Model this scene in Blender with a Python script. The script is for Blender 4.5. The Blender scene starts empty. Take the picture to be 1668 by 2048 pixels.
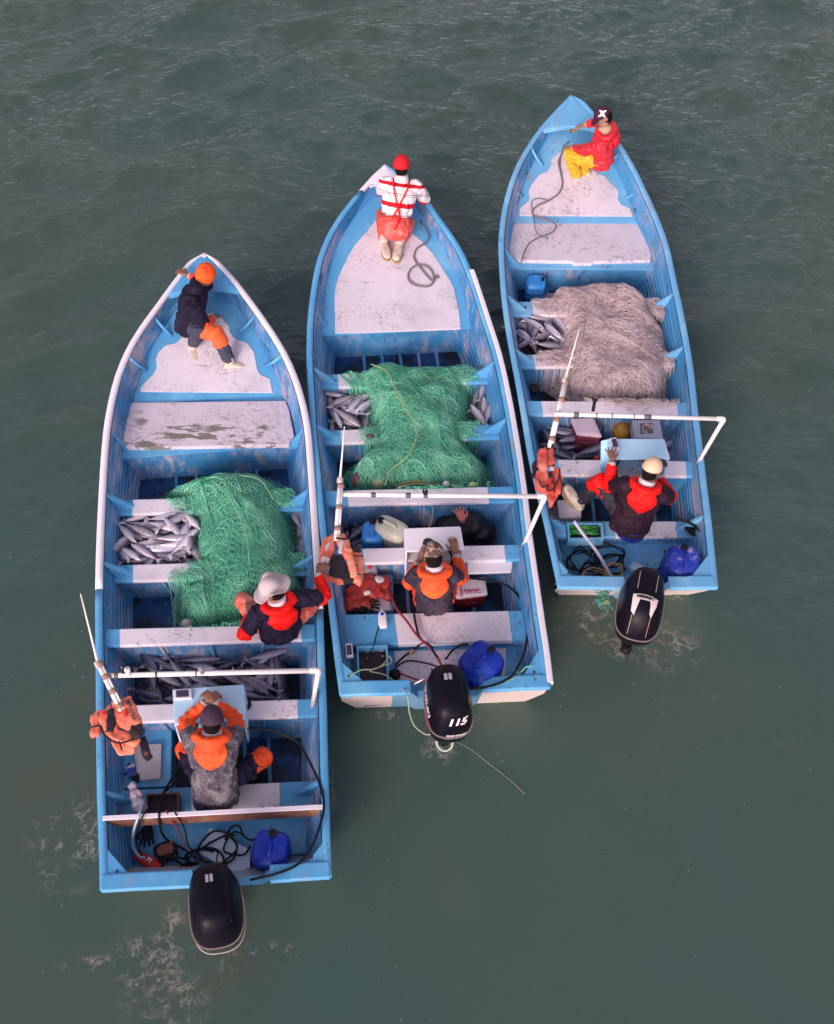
import bpy, math, random
import numpy as np
from mathutils import Vector, Matrix, noise
from mathutils.bvhtree import BVHTree
random.seed(7); np.random.seed(7)
sc = bpy.context.scene
C = sc.collection
R_ = math.radians
# ------------------------------------------------------------------ camera
FPX, PITCH, CAM_H, ROLL = 2300.0, 53.0, 9.6, 2.0
cam_d = bpy.data.cameras.new('camera'); cam = bpy.data.objects.new('camera', cam_d); C.objects.link(cam)
cam_d.sensor_fit = 'VERTICAL'; cam_d.sensor_height = 24.0; cam_d.lens = FPX/2048*24.0
cam_d.clip_start = .1; cam_d.clip_end = 8000
_p = R_(PITCH)
cF = Vector((0, math.cos(_p), -math.sin(_p))); _R = Vector((1, 0, 0)); _U = _R.cross(cF)
_c, _s = math.cos(R_(ROLL)), math.sin(R_(ROLL))
cR = _R*_c + _U*_s; cU = -_R*_s + _U*_c
cam.matrix_world = Matrix(((cR.x, cU.x, -cF.x, 0), (cR.y, cU.y, -cF.y, 0), (cR.z, cU.z, -cF.z, CAM_H), (0, 0, 0, 1)))
sc.camera = cam
# ------------------------------------------------------------------ light
SUN_EL, SUN_AZ = 24.0, 200.0          # elevation, compass bearing the light comes from (north = +Y)
w = bpy.data.worlds.new('World'); sc.world = w; w.use_nodes = True
nt = w.node_tree; nt.nodes.clear()
sky = nt.nodes.new('ShaderNodeTexSky'); sky.sky_type = 'NISHITA'; sky.sun_disc = False
sky.sun_elevation = R_(SUN_EL); sky.sun_rotation = R_(SUN_AZ); sky.dust_density = 3.0; sky.air_density = 1.0; sky.altitude = 0
hs = nt.nodes.new('ShaderNodeHueSaturation'); hs.inputs['Saturation'].default_value = .30
mx = nt.nodes.new('ShaderNodeMix'); mx.data_type = 'RGBA'; mx.blend_type = 'MULTIPLY'; mx.inputs[0].default_value = 1
mx.inputs[7].default_value = (1.06, .93, 1.07, 1)
bg = nt.nodes.new('ShaderNodeBackground'); bg.inputs[1].default_value = .15
wo = nt.nodes.new('ShaderNodeOutputWorld')
nt.links.new(sky.outputs[0], hs.inputs['Color']); nt.links.new(hs.outputs[0], mx.inputs[6])
nt.links.new(mx.outputs[2], bg.inputs[0]); nt.links.new(bg.outputs[0], wo.inputs[0])
sd = bpy.data.lights.new('sun', 'SUN'); sun = bpy.data.objects.new('sun', sd); C.objects.link(sun)
sd.energy = 1.3; sd.angle = R_(22); sd.color = (1, .80, .66)
_az, _el = R_(SUN_AZ), R_(SUN_EL)
sun_dir = Vector((math.sin(_az)*math.cos(_el), math.cos(_az)*math.cos(_el), math.sin(_el)))
sun.rotation_euler = sun_dir.to_track_quat('Z', 'Y').to_euler()
sc.view_settings.view_transform = 'Standard'; sc.view_settings.look = 'None'
sc.view_settings.exposure = 0.38; sc.view_settings.gamma = 1; sc.view_settings.use_curve_mapping = False
sc.cycles.max_bounces = 6; sc.cycles.transparent_max_bounces = 12

# ------------------------------------------------------------------ pixel to world
def P(x, y, z):
    d = cF*FPX + cR*(x-834) + cU*(1024-y)
    t = (z-CAM_H)/d.z
    return Vector((0, 0, CAM_H)) + d*t
def proj(p):
    q = Vector(p)-Vector((0, 0, CAM_H)); s = FPX/q.dot(cF)
    return 834+q.dot(cR)*s, 1024-q.dot(cU)*s

# ------------------------------------------------------------------ materials
def nd(nt, t, **k):
    n = nt.nodes.new('ShaderNode'+t)
    for a, b in k.items(): setattr(n, a, b)
    return n
def rampf(nt, src, lo, hi):
    m = nd(nt, 'MapRange'); m.interpolation_type = 'SMOOTHSTEP'
    m.inputs['From Min'].default_value = lo; m.inputs['From Max'].default_value = hi
    nt.links.new(src, m.inputs['Value']); return m.outputs[0]
def mixc(nt, fac, a, b):
    m = nd(nt, 'Mix', data_type='RGBA')
    if hasattr(fac, 'is_linked') or not isinstance(fac, (int, float)): nt.links.new(fac, m.inputs[0])
    else: m.inputs[0].default_value = fac
    for i, v in ((6, a), (7, b)):
        if isinstance(v, tuple): m.inputs[i].default_value = (*v[:3], 1)
        else: nt.links.new(v, m.inputs[i])
    return m.outputs[2]
def noisef(nt, vec, scale, detail=4, rough=.6, stretch=None, off=0):
    mp = nd(nt, 'Mapping'); nt.links.new(vec, mp.inputs[0])
    if stretch: mp.inputs['Scale'].default_value = stretch
    mp.inputs['Location'].default_value = (off, off*.7, off*.3)
    n = nd(nt, 'TexNoise'); n.inputs['Scale'].default_value = scale; n.inputs['Detail'].default_value = detail
    n.inputs['Roughness'].default_value = rough
    nt.links.new(mp.outputs[0], n.inputs['Vector']); return n.outputs[0]
MATS = {}
def mat(name, col, rough=.5, layers=(), bump=None, spec=.4, metal=0, coat=0, trans=0, sheen=0):
    """layers: (colour, scale, lo, hi[, stretch]) noise-masked stains; bump: (scale, strength)"""
    if name in MATS: return MATS[name]
    m = bpy.data.materials.new(name); m.use_nodes = True; nt = m.node_tree
    b = nt.nodes['Principled BSDF']
    geo = nd(nt, 'NewGeometry'); vec = geo.outputs['Position']
    c = tuple(col)
    for i, L in enumerate(layers):
        f = rampf(nt, noisef(nt, vec, L[1], 6, .65, L[4] if len(L) > 4 else None, off=i*7.3+len(name)), L[2], L[3])
        if len(L) > 5:      # fine specks gathered in patches
            g = rampf(nt, noisef(nt, vec, L[5], 3, .6, None, off=i*3.1+11), L[6], L[7]); mm = nd(nt, 'Math', operation='MULTIPLY')
            nt.links.new(f, mm.inputs[0]); nt.links.new(g, mm.inputs[1]); f = mm.outputs[0]
        c = mixc(nt, f, c, L[0])
    if isinstance(c, tuple): b.inputs['Base Color'].default_value = (*c, 1)
    else: nt.links.new(c, b.inputs['Base Color'])
    b.inputs['Roughness'].default_value = rough; b.inputs['Specular IOR Level'].default_value = spec
    b.inputs['Metallic'].default_value = metal; b.inputs['Coat Weight'].default_value = coat
    b.inputs['Transmission Weight'].default_value = trans
    if sheen: b.inputs['Sheen Weight'].default_value = sheen
    if bump:
        f = noisef(nt, vec, bump[0], 5, .6, bump[2] if len(bump) > 2 else None, off=3)
        bn = nd(nt, 'Bump'); bn.inputs['Strength'].default_value = bump[1]; bn.inputs['Distance'].default_value = .01
        nt.links.new(f, bn.inputs['Height']); nt.links.new(bn.outputs[0], b.inputs['Normal'])
    MATS[name] = m; return m

GR = (.16, .12, .13)
def blue(k=0):
    base = [(.095, .37, .66), (.10, .385, .68), (.15, .44, .72)][k]
    return mat('boat_blue_%d' % k, base, .42, [((base[0]*1.9, base[1]*1.35, base[2]*1.1), 2.2, .45, .75),
        ((.30, .30, .38), 6, .50, .72, (1, .4, 1), 1.1, .48, .66), ((.10, .09, .10), 34, .58, .66, (1, .35, 1), 1.7, .50, .64), ((.45, .50, .60), 45, .62, .68, (1, 1, 1), 2.3, .50, .60)], (60, .15))
def inner(k=0):
    base = [(.034, .215, .455), (.034, .225, .47), (.055, .28, .53)][k]  # darker copy of the boat blue, shade inside the hull put into the colour
    return mat('boat_inner_%d' % k, base, .5, [((.13, .34, .60), 3, .45, .7, (1, .5, 1)),
        ((.42, .38, .47), 4.5, .42, .66, (2.6, .30, 1), .9, .38, .56), ((.16, .10, .09), 20, .52, .64, (3.5, .22, 1), 1.4, .45, .62), ((.02, .05, .12), 9, .58, .72, (2, .3, 1))], (50, .25))
M_white = lambda: mat('white_paint', (.80, .74, .80), .45, [((.62, .56, .62), 3, .5, .8), ((.38, .31, .32), 20, .50, .66, None, 1.8, .48, .66), ((.28, .22, .22), 50, .55, .63, None, 2.6, .5, .66)], (70, .15))
M_whitec = lambda: mat('white_paint_clean', (.84, .79, .84), .4, [((.60, .54, .58), 9, .62, .9)], (70, .08))
M_nonskid = lambda: mat('nonskid_white', (.74, .67, .74), .7, [((.58, .54, .60), 2.0, .45, .75), ((.40, .31, .32), 16, .50, .68, None, 1.6, .46, .66), ((.26, .19, .19), 48, .54, .62, None, 2.2, .47, .64), ((.30, .22, .22), 60, .63, .70), ((.40, .34, .27), 3.1, .64, .70, (.7, 4, 1))], (120, .5))

# ------------------------------------------------------------------ mesh builder
class MB:
    def __init__(s): s.v = []; s.f = []; s.m = []; s.sm = []
    def add(s, verts, faces, mi=0, smooth=False):
        o = len(s.v); s.v += [Vector(q) for q in verts]
        for f in faces: s.f.append([i+o for i in f]); s.m.append(mi); s.sm.append(smooth)
    def box(s, c, sx, sy, sz, X=None, Y=None, Z=None, mi=0):
        X = Vector(X or (1, 0, 0)); Y = Vector(Y or (0, 1, 0)); Z = Vector(Z or (0, 0, 1)); c = Vector(c)
        vs = [c+X*(a*sx/2)+Y*(b*sy/2)+Z*(d*sz/2) for d in (-1, 1) for b in (-1, 1) for a in (-1, 1)]
        s.add(vs, [(0, 2, 3, 1), (4, 5, 7, 6), (0, 1, 5, 4), (2, 6, 7, 3), (0, 4, 6, 2), (1, 3, 7, 5)], mi)
    def prism(s, top, th, mi=0, down=None, topmi=None):
        """top: list of points counter-clockwise or not; extruded by th along down"""
        dn = Vector(down or (0, 0, -1)); n = len(top); top = [Vector(q) for q in top]
        nr = sum(((top[i]-top[0]).cross(top[(i+1) % n]-top[0]) for i in range(n)), Vector())
        if nr.dot(dn) > 0: top = top[::-1]
        bot = [q+dn*th for q in top]
        o = len(s.v); s.v += top+bot
        s.f.append([o+i for i in range(n)]); s.m.append(mi if topmi is None else topmi); s.sm.append(False)
        s.f.append([o+n+i for i in range(n)][::-1]); s.m.append(mi); s.sm.append(False)
        for i in range(n):
            j = (i+1) % n; s.f.append([o+i, o+n+i, o+n+j, o+j]); s.m.append(mi); s.sm.append(False)
    def rings(s, rings, mi=0, closed=True, cap=True, smooth=True):
        n = len(rings[0]); o = len(s.v)
        for r in rings: s.v += [Vector(q) for q in r]
        for k in range(len(rings)-1):
            for i in range(n if closed else n-1):
                j = (i+1) % n
                s.f.append([o+k*n+i, o+k*n+j, o+(k+1)*n+j, o+(k+1)*n+i]); s.m.append(mi); s.sm.append(smooth)
        if cap and closed:
            s.f.append([o+i for i in range(n)][::-1]); s.f.append([o+(len(rings)-1)*n+i for i in range(n)])
            s.m += [mi, mi]; s.sm += [False, False]
    def tube(s, pts, r, n=8, mi=0, cap=True):
        pts = [Vector(q) for q in pts]; rs = r if isinstance(r, (list, tuple)) else [r]*len(pts)
        T = [(pts[min(i+1, len(pts)-1)]-pts[max(i-1, 0)]).normalized() for i in range(len(pts))]
        a = T[0].orthogonal().normalized(); rg = []
        for i, q in enumerate(pts):
            a = (a-T[i]*a.dot(T[i]))
            a = a.normalized() if a.length > 1e-6 else T[i].orthogonal().normalized()
            b = T[i].cross(a)
            rg.append([q+(a*math.cos(t)+b*math.sin(t))*rs[i] for t in [2*math.pi*k/n for k in range(n)]])
        s.rings(rg, mi, True, cap)
    def lathe(s, c, ax, prof, n=20, mi=0, sq=None):
        """prof: (height, radius)"""
        ax = Vector(ax).normalized(); a = ax.orthogonal().normalized(); b = ax.cross(a); c = Vector(c)
        s.rings([[c+ax*h+(a*math.cos(t)+b*math.sin(t))*r for t in [2*math.pi*k/n for k in range(n)]] for h, r in prof], mi)
    def mesh(s, name):
        me = bpy.data.meshes.new(name); me.from_pydata([tuple(v) for v in s.v], [], s.f)
        me.polygons.foreach_set('material_index', s.m); me.polygons.foreach_set('use_smooth', s.sm)
        me.update(); return me
def obj(name, mb, mats, parent=None, bevel=0, solid=None, weld=False):
    me = mb.mesh(name) if isinstance(mb, MB) else mb
    for m in (mats if isinstance(mats, (list, tuple)) else [mats]): me.materials.append(m)
    o = bpy.data.objects.new(name, me); C.objects.link(o)
    par = parent
    if par is not None:
        root = par
        while root.parent: root = root.parent
        o.parent = par; me.transform(Matrix.Translation(-Vector(root['_base'])))
    else:
        # origin at the base of the thing
        n = len(me.vertices); co = np.empty(n*3); me.vertices.foreach_get('co', co); co = co.reshape(-1, 3)
        b = Vector(((co[:, 0].min()+co[:, 0].max())/2, (co[:, 1].min()+co[:, 1].max())/2, co[:, 2].min()))
        me.transform(Matrix.Translation(-b)); o.location = b; o['_base'] = tuple(b)
    if bevel:
        bv = o.modifiers.new('bevel', 'BEVEL'); bv.width = bevel; bv.segments = 2; bv.limit_method = 'ANGLE'; bv.angle_limit = R_(35)
    return o
def tag(o, label, cat, group=None, kind=None):
    o['label'] = label; o['category'] = cat
    if group: o['group'] = group
    if kind: o['kind'] = kind
    return o
def empty(name, loc, label, cat, group=None):
    o = bpy.data.objects.new(name, None); C.objects.link(o); o.location = loc; o['_base'] = tuple(loc)
    o.empty_display_size = .1
    return tag(o, label, cat, group)
def struct(o): o['kind'] = 'structure'; return o
def spline(pts, n=8):
    """Catmull-Rom through pts"""
    p = [Vector(q) for q in pts]; p = [p[0]*2-p[1]]+p+[p[-1]*2-p[-2]]; out = []
    for i in range(1, len(p)-2):
        for k in range(n):
            t = k/n; a, b, c, d = p[i-1:i+3]
            out.append(.5*((2*b)+(c-a)*t+(2*a-5*b+4*c-d)*t*t+(3*b-a-3*c+d)*t**3))
    out.append(p[-2]); return out

# ------------------------------------------------------------------ water
def axis(lo, hi, step, far, grow=1.35):
    a = list(np.arange(lo, hi+1e-6, step)); s = step; q = lo
    left = []
    while q > -far: s *= grow; q -= s; left.append(q)
    s = step; q = hi; right = []
    while q < far: s *= grow; q += s; right.append(q)
    return np.array(left[::-1]+a+right)
def make_water():
    xs = axis(-7.2, 8.2, .035, 4000); ys = axis(.2, 19, .035, 4000)
    X, Y = np.meshgrid(xs, ys); Z = np.zeros_like(X)
    rng = np.random.RandomState(3)
    calm = np.clip((Y-2.0)/7, .12, 1)
    wx = X+.25*np.sin(Y*.9+1)+.15*np.sin(Y*2.1+X*.7); wy = Y+.25*np.sin(X*.8)+.12*np.sin(X*2.3-Y*1.1)
    for i in range(46):
        lam = .16*(20 ** rng.rand()); k = 2*math.pi/lam
        th = R_(100)+rng.randn()*.62
        ph = rng.rand()*6.28; a = .0085*lam**1.05*(1 if lam > .4 else .8)
        q = np.sin(k*(wx*math.cos(th)+wy*math.sin(th))+ph)
        Z += a*(1-np.abs(q))*1.6 - a*.6 if i % 3 else a*q
    Z *= calm*.62
    fade = np.clip(1-np.maximum(np.abs(X-.5)-9, 0)/3, 0, 1)*np.clip(1-np.maximum(np.abs(Y-9.5)-10.5, 0)/3, 0, 1)
    Z = (Z-Z.mean())*fade
    nx, ny = len(xs), len(ys)
    me = bpy.data.meshes.new('water')
    me.vertices.add(nx*ny); co = np.stack([X.ravel(), Y.ravel(), Z.ravel()], 1); me.vertices.foreach_set('co', co.ravel())
    i = np.arange((ny-1)*(nx-1)); r, c = i//(nx-1), i % (nx-1); a = r*nx+c
    q = np.stack([a, a+1, a+nx+1, a+nx], 1).ravel()
    me.loops.add(len(q)); me.loops.foreach_set('vertex_index', q)
    me.polygons.add(len(i)); me.polygons.foreach_set('loop_start', np.arange(len(i))*4); me.polygons.foreach_set('loop_total', np.full(len(i), 4))
    me.polygons.foreach_set('use_smooth', np.ones(len(i), bool)); me.update(calc_edges=True); me.validate()
    o = bpy.data.objects.new('water', me); C.objects.link(o); struct(o)
    m = bpy.data.materials.new('sea_water'); m.use_nodes = True; nt = m.node_tree; b = nt.nodes['Principled BSDF']
    geo = nd(nt, 'NewGeometry'); vec = geo.outputs['Position']
    c = mixc(nt, rampf(nt, noisef(nt, vec, .22, 3), .35, .65), (.051, .099, .084), (.063, .101, .078))
    # silt stirred up by the propellers and foam left on the surface
    sx = nd(nt, 'SeparateXYZ'); nt.links.new(vec, sx.inputs[0])
    def spot(cx, cy, rx, ry):
        s = nd(nt, 'VectorMath', operation='SUBTRACT'); nt.links.new(vec, s.inputs[0]); s.inputs[1].default_value = (cx, cy, 0)
        d = nd(nt, 'VectorMath', operation='MULTIPLY'); nt.links.new(s.outputs[0], d.inputs[0]); d.inputs[1].default_value = (1/rx, 1/ry, 0)
        l = nd(nt, 'VectorMath', operation='LENGTH'); nt.links.new(d.outputs[0], l.inputs[0])
        return rampf(nt, l.outputs['Value'], 1, .15)
    def addm(a, b_, op='ADD'):
        n = nd(nt, 'Math', operation=op); n.use_clamp = True
        for i, v in enumerate((a, b_)):
            if isinstance(v, (int, float)): n.inputs[i].default_value = v
            else: nt.links.new(v, n.inputs[i])
        return n.outputs[0]
    silt = None
    for (px, py, rx, ry) in ((420, 1830, 1.25, .8), (330, 1960, 1.0, .5), (1240, 1250, .85, .6), (880, 1440, .75, .35), (150, 1500, .9, 1.6)):
        q = P(px, py, 0); s = spot(q.x, q.y, rx, ry); silt = s if silt is None else addm(silt, s)
    sn = rampf(nt, noisef(nt, vec, 1.6, 5), .3, .7)
    c = mixc(nt, addm(addm(silt, sn, 'MULTIPLY'), .55, 'MULTIPLY'), c, (.095, .095, .055))
    foam = None
    for (px, py, rx, ry) in ((345, 1840, .14, .18), (300, 1910, .42, .30), (330, 1960, .55, .12), (455, 1925, .16, .12), (330, 2010, .5, .25), (190, 1930, .45, .10),
                             (1180, 1250, .50, .34), (1320, 1290, .55, .38), (1237, 1300, .2, .15), (1345, 1190, .26, .10), (800, 1430, .45, .07), (150, 1680, .5, .6),
                             (540, 1910, .35, .15), (1010, 1390, .3, .2), (880, 1500, .25, .2), (640, 1590, .2, .5)):
        q = P(px, py, 0); s = spot(q.x, q.y, rx, ry); foam = s if foam is None else addm(foam, s)
    wz = nd(nt, 'TexNoise'); wz.inputs['Scale'].default_value = 1.6; wz.inputs['Detail'].default_value = 3; nt.links.new(vec, wz.inputs['Vector'])
    wz2 = nd(nt, 'VectorMath', operation='SCALE'); wz2.inputs['Scale'].default_value = 1.1; nt.links.new(wz.outputs['Color'], wz2.inputs[0])
    wz3 = nd(nt, 'VectorMath', operation='ADD'); nt.links.new(vec, wz3.inputs[0]); nt.links.new(wz2.outputs[0], wz3.inputs[1]); wvec = wz3.outputs[0]
    wv = noisef(nt, wvec, 3.6, 9, .74)
    ridge = nd(nt, 'Math', operation='SUBTRACT'); nt.links.new(wv, ridge.inputs[0]); ridge.inputs[1].default_value = .5
    ab = nd(nt, 'Math', operation='ABSOLUTE'); nt.links.new(ridge.outputs[0], ab.inputs[0])
    thin = rampf(nt, ab.outputs[0], .040, .0)
    clump = rampf(nt, noisef(nt, vec, 5, 6, .7, off=5), .42, .60)
    fm = addm(addm(thin, clump, 'MULTIPLY'), foam, 'MULTIPLY')
    spk = rampf(nt, noisef(nt, vec, 30, 2, .5, off=9), .73, .77)
    spm = addm(addm(spk, rampf(nt, noisef(nt, vec, .9, 2, off=2), .46, .56), 'MULTIPLY'), .5, 'MULTIPLY')
    fm = addm(addm(fm, .50, 'MULTIPLY'), spm)
    c = mixc(nt, fm, c, (.55, .46, .42))
    rr = nd(nt, 'MapRange'); nt.links.new(fm, rr.inputs[0]); rr.inputs[3].default_value = .10; rr.inputs[4].default_value = .7
    
    # wind ripples too fine for the mesh: ridged, warped noise
    wn = nd(nt, 'TexNoise'); wn.inputs['Scale'].default_value = .8; nt.links.new(vec, wn.inputs['Vector'])
    wsc = nd(nt, 'VectorMath', operation='SCALE'); wsc.inputs['Scale'].default_value = .9; nt.links.new(wn.outputs['Color'], wsc.inputs[0])
    wv_ = nd(nt, 'VectorMath', operation='ADD'); nt.links.new(vec, wv_.inputs[0]); nt.links.new(wsc.outputs[0], wv_.inputs[1])
    def ridge_n(sc_, st, off, rot=0):
        rt = nd(nt, 'Mapping'); rt.inputs['Rotation'].default_value = (0, 0, rot); nt.links.new(wv_.outputs[0], rt.inputs[0])
        f = noisef(nt, rt.outputs[0], sc_, 6, .62, st, off)
        a_ = nd(nt, 'Math', operation='SUBTRACT'); nt.links.new(f, a_.inputs[0]); a_.inputs[1].default_value = .5
        a2 = nd(nt, 'Math', operation='ABSOLUTE'); nt.links.new(a_.outputs[0], a2.inputs[0])
        a3 = nd(nt, 'Math', operation='MULTIPLY'); nt.links.new(a2.outputs[0], a3.inputs[0]); a3.inputs[1].default_value = -2
        return a3.outputs[0]
    def madd(a_, k, b_):
        n = nd(nt, 'Math', operation='MULTIPLY_ADD'); nt.links.new(a_, n.inputs[0]); n.inputs[1].default_value = k
        if b_ is None: n.inputs[2].default_value = 0
        else: nt.links.new(b_, n.inputs[2])
        return n.outputs[0]
    h = madd(ridge_n(1.3, (.6, 1.6, 1), 0, .25), .8, None)
    h = madd(ridge_n(3.6, (.45, 1.7, 1), 5, -.3), .40, h)
    h = madd(ridge_n(9, (.4, 1.8, 1), 8, .1), .16, h)
    h = madd(noisef(nt, wv_.outputs[0], 22, 4, .6, (.5, 1.5, 1), off=4), .16, h)
    bn = nd(nt, 'Bump'); bn.inputs['Distance'].default_value = .16
    dst = nd(nt, 'MapRange'); nt.links.new(sx.outputs[1], dst.inputs[0])
    dst.inputs[1].default_value = 3; dst.inputs[2].default_value = 12; dst.inputs[3].default_value = .24; dst.inputs[4].default_value = .50
    nt.links.new(dst.outputs[0], bn.inputs['Strength'])
    nt.links.new(h, bn.inputs['Height'])
    # light scattered back from the turbid water ignores the ripples; only the mirror part follows them
    df = nd(nt, 'BsdfDiffuse'); nt.links.new(c, df.inputs[0]); df.inputs['Normal'].default_value = (0, 0, 1)
    up = nd(nt, 'CombineXYZ'); up.inputs[2].default_value = 1; nt.links.new(up.outputs[0], df.inputs['Normal'])
    gl = nd(nt, 'BsdfGlossy'); gl.inputs['Color'].default_value = (1, 1, 1, 1); nt.links.new(rr.outputs[0], gl.inputs['Roughness']); nt.links.new(bn.outputs[0], gl.inputs['Normal'])
    fr = nd(nt, 'Fresnel'); fr.inputs[0].default_value = 1.333; nt.links.new(bn.outputs[0], fr.inputs['Normal'])
    ms = nd(nt, 'MixShader'); nt.links.new(fr.outputs[0], ms.inputs[0]); nt.links.new(df.outputs[0], ms.inputs[1]); nt.links.new(gl.outputs[0], ms.inputs[2])
    nt.links.new(ms.outputs[0], nt.nodes['Material Output'].inputs[0]); nt.nodes.remove(b)
    me.materials.append(m)
make_water()
# ------------------------------------------------------------------ boats
OUT = {
'L': dict(tip=(408, 506), l=[(378.6,521.7),(350,557.6),(303.7,621),(275,659.8),(252,700),(231.8,749),(218.8,800.8),(210,850),(205,904),(201.6,957),(197,1044),(193.8,1130),(193,1216),(194,1303),(195,1406),(195.7,1504),(197.5,1602),(200.6,1694),(202.7,1779)],
 r=[(433,519),(468,556),(496.5,592),(525,631),(554,674),(577,714.5),(597,763),(611.7,815),(620,864),(623,905),(629,986),(634.7,1073),(640,1159),(644,1245),(645.5,1303),(650,1406),(652,1504),(654.7,1602),(659,1752)]),
'M': dict(tip=(769.6, 329), l=[(747.5,349),(720.5,378.7),(698,405.7),(673.7,437.7),(654,472),(639,509),(629.5,545.8),(622,595),(616.7,644),(615,718),(619,790),(623.4,873),(630,928),(637,1011),(643,1065),(653,1155),(662,1230),(669,1290),(675,1343),(682,1388)],
 r=[(790,340.6),(818,362),(850.7,393.4),(870.4,423),(890,450),(909.7,477),(927,506.5),(941.7,541),(958,590),(974,639),(994,700),(1006,749),(1020,818),(1034,900),(1046,983),(1055,1065),(1070,1170),(1083,1260),(1089,1295),(1098,1373)]),
'R': dict(tip=(1141.8, 190), l=[(1116.7,215.6),(1089,245),(1059.7,284),(1034.7,327),(1017.6,372.8),(1006,420.6),(999,477.6),(1000.6,530),(1005,592),(1014,658),(1023.5,711),(1034,764),(1043,816),(1059,912),(1075,980),(1090,1038),(1103,1101),(1118.8,1173)],
 r=[(1166.8,202),(1185,222),(1212,250),(1235,279),(1253.4,306.7),(1274,343),(1292,382),(1308,416),(1324,454.8),(1337.7,495.8),(1349.4,552.8),(1362.6,611),(1375.8,679),(1385,737.5),(1394,824),(1402,885),(1411,964.7),(1422,1050),(1427,1104),(1434,1173.5)])}
FLOOR = .07
class Boat:
    G = .62; RISE = .40; RIM = .052; RAKE = .3
    def __init__(s, key, ci, label):
        s.k = key; s.ci = ci; o = OUT[key]
        a, b = P(*o['l'][-1], s.G), P(*o['r'][-1], s.G); s.S = ((a+b)/2).xy
        tip = P(*o['tip'], s.G+s.RISE).xy; s.L = (tip-s.S).length; s.a = (tip-s.S).normalized(); s.n = Vector((s.a.y, -s.a.x))
        s.skew = ((b-a).xy).dot(s.a)/((b-a).xy).dot(s.n)      # slope of the transom
        for sd, sg in (('l', -1), ('r', 1)):
            q = sorted([s._tr(*p) for p in o[sd]]); u = [p[0] for p in q]; v = [p[1]*sg for p in q]
            u = u+[s.L]; v = v+[0.0]
            g = np.linspace(0, s.L, 240); vv = np.interp(g, u, v)
            ker = np.ones(9)/9; ve = np.concatenate([2*vv[0]-vv[1:9][::-1], vv, np.zeros(8)]); vs = np.convolve(ve, ker, 'same')[8:8+240]
            t = np.clip((g/s.L-.93)/.05, 0, 1); vs = vs*(1-t)+vv*t
            setattr(s, 'c'+sd, (g, vs))
        s.root = empty('boat', Vector((*s.S, 0)), label, 'boat', 'open fishing boats rafted side by side')
    def g(s, u): return s.G+s.RISE*max(0, (u/s.L-.4)/.6)**2
    def _tr(s, x, y):
        z = s.G
        for _ in range(5):
            d = P(x, y, z).xy-s.S; u = d.dot(s.a); z = s.g(u)
        return u, d.dot(s.n)
    def w(s, u, sd): g, v = getattr(s, 'cl' if sd < 0 else 'cr'); return max(0, float(np.interp(u, g, v)))
    def sk(s, u, v): return s.skew*v*max(0, 1-u/.8)
    def W(s, u, v, z): p = s.S+s.a*u+s.n*v; return Vector((p.x, p.y, z))
    def uv(s, p): d = Vector(p).xy-s.S; return d.dot(s.a), d.dot(s.n)
    def inn(s, u, sd, z):
        w = s.w(u, sd); rim = min(s.RIM, w*.35); t = max(0, (s.g(u)-z))
        return max(0.0, (w-rim)-min((w-rim)*.9, min(.30, .1+w*.25)*t + .10*max(0, t-.35)))
    def build(s, rimcol, white_u=None):
        s.th = []
        k = s.ci; us = [0, .02]+list(np.linspace(.15, s.L*.9, 44))+list(np.linspace(s.L*.905, s.L, 18)); N = len(us)
        BL, IN, WH = blue(k), inner(k), M_whitec()
        B3 = mat('hull_side_%d' % k, [(.12,.33,.6),(.10,.30,.62),(.15,.40,.7)][k], .35, [((.5, .45, .42), 3, .6, .9)], (30, .1))
        for sd in (-1, 1):
            # outer shell with lapstrake steps
            mb = MB(); rg = []
            for u in us:
                w, g = s.w(u, sd), s.g(u); t = u/s.L; kz = -.22+.22*t**5; pr = [(0, kz)]
                zz = np.linspace(-.08+.1*t**4, g-.05, 7); 
                for i, z in enumerate(zz):
                    f = .74+.235*(i/6)**.8
                    if i: pr.append((w*f-.012, z-.004))
                    pr.append((w*f, z))
                pr.append((w*.985, g-.05))
                rk = .9*t**8-s.RAKE*max(0, 1-u/.7)
                rg.append([s.W(u-rk*(g-z)+s.sk(u, sd*v), sd*v, z) for v, z in pr])
            mb.rings(rg, 0, False, False, False); obj('hull_side', mb, B3, s.root)
            # gunwale: rounded rail
            for (u0, u1, m_) in rimcol[sd]:
                mb = MB(); rg = []
                for u in [q for q in us if u0 <= q <= u1]:
                    w, g = s.w(u, sd), s.g(u); rim = min(s.RIM, w*.45)
                    if w < .004: w = .004
                    pr = [(w*.98-.004, g-.055), (w+.012, g-.05), (w+.016, g-.012), (w+.004, g), (w-rim*.5, g+.004), (w-rim+.01, g), (w-rim, g-.012), (w-rim-.004, g-.05)]
                    rg.append([s.W(u+s.sk(u, sd*v), sd*v, z) for v, z in pr])
                mb.rings(rg, 0, True, True, True); obj('gunwale', mb, m_, s.root)
            # inner side with strakes
            mb = MB(); rg = []
            for u in us:
                if u > s.L*.985: continue
                g = s.g(u); z1 = FLOOR-.01; pr = []
                for i, z in enumerate(np.linspace(g-.03, z1, 11)):
                    v = s.inn(u, sd, z); st = .016 if i > 1 else 0
                    pr.append((v, z))
                    if 0 < i < 10: pr.append((max(0, v-st), z-.010))
                rk = s.RAKE*max(0, 1-u/.7)
                rg.append([s.W(u+rk*(g-z)+s.sk(u, sd*v), sd*v, z) for v, z in pr])
            mb.rings(rg, 0, False, False, False); obj('inner_side', mb, IN, s.root)
        # floor: wet blotches, and a blue darkened to deepen its shade
        mb = MB(); uu = [s.RAKE*.55+.02]+[q for q in us if s.RAKE*.55+.05 < q < s.L*.93]
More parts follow.
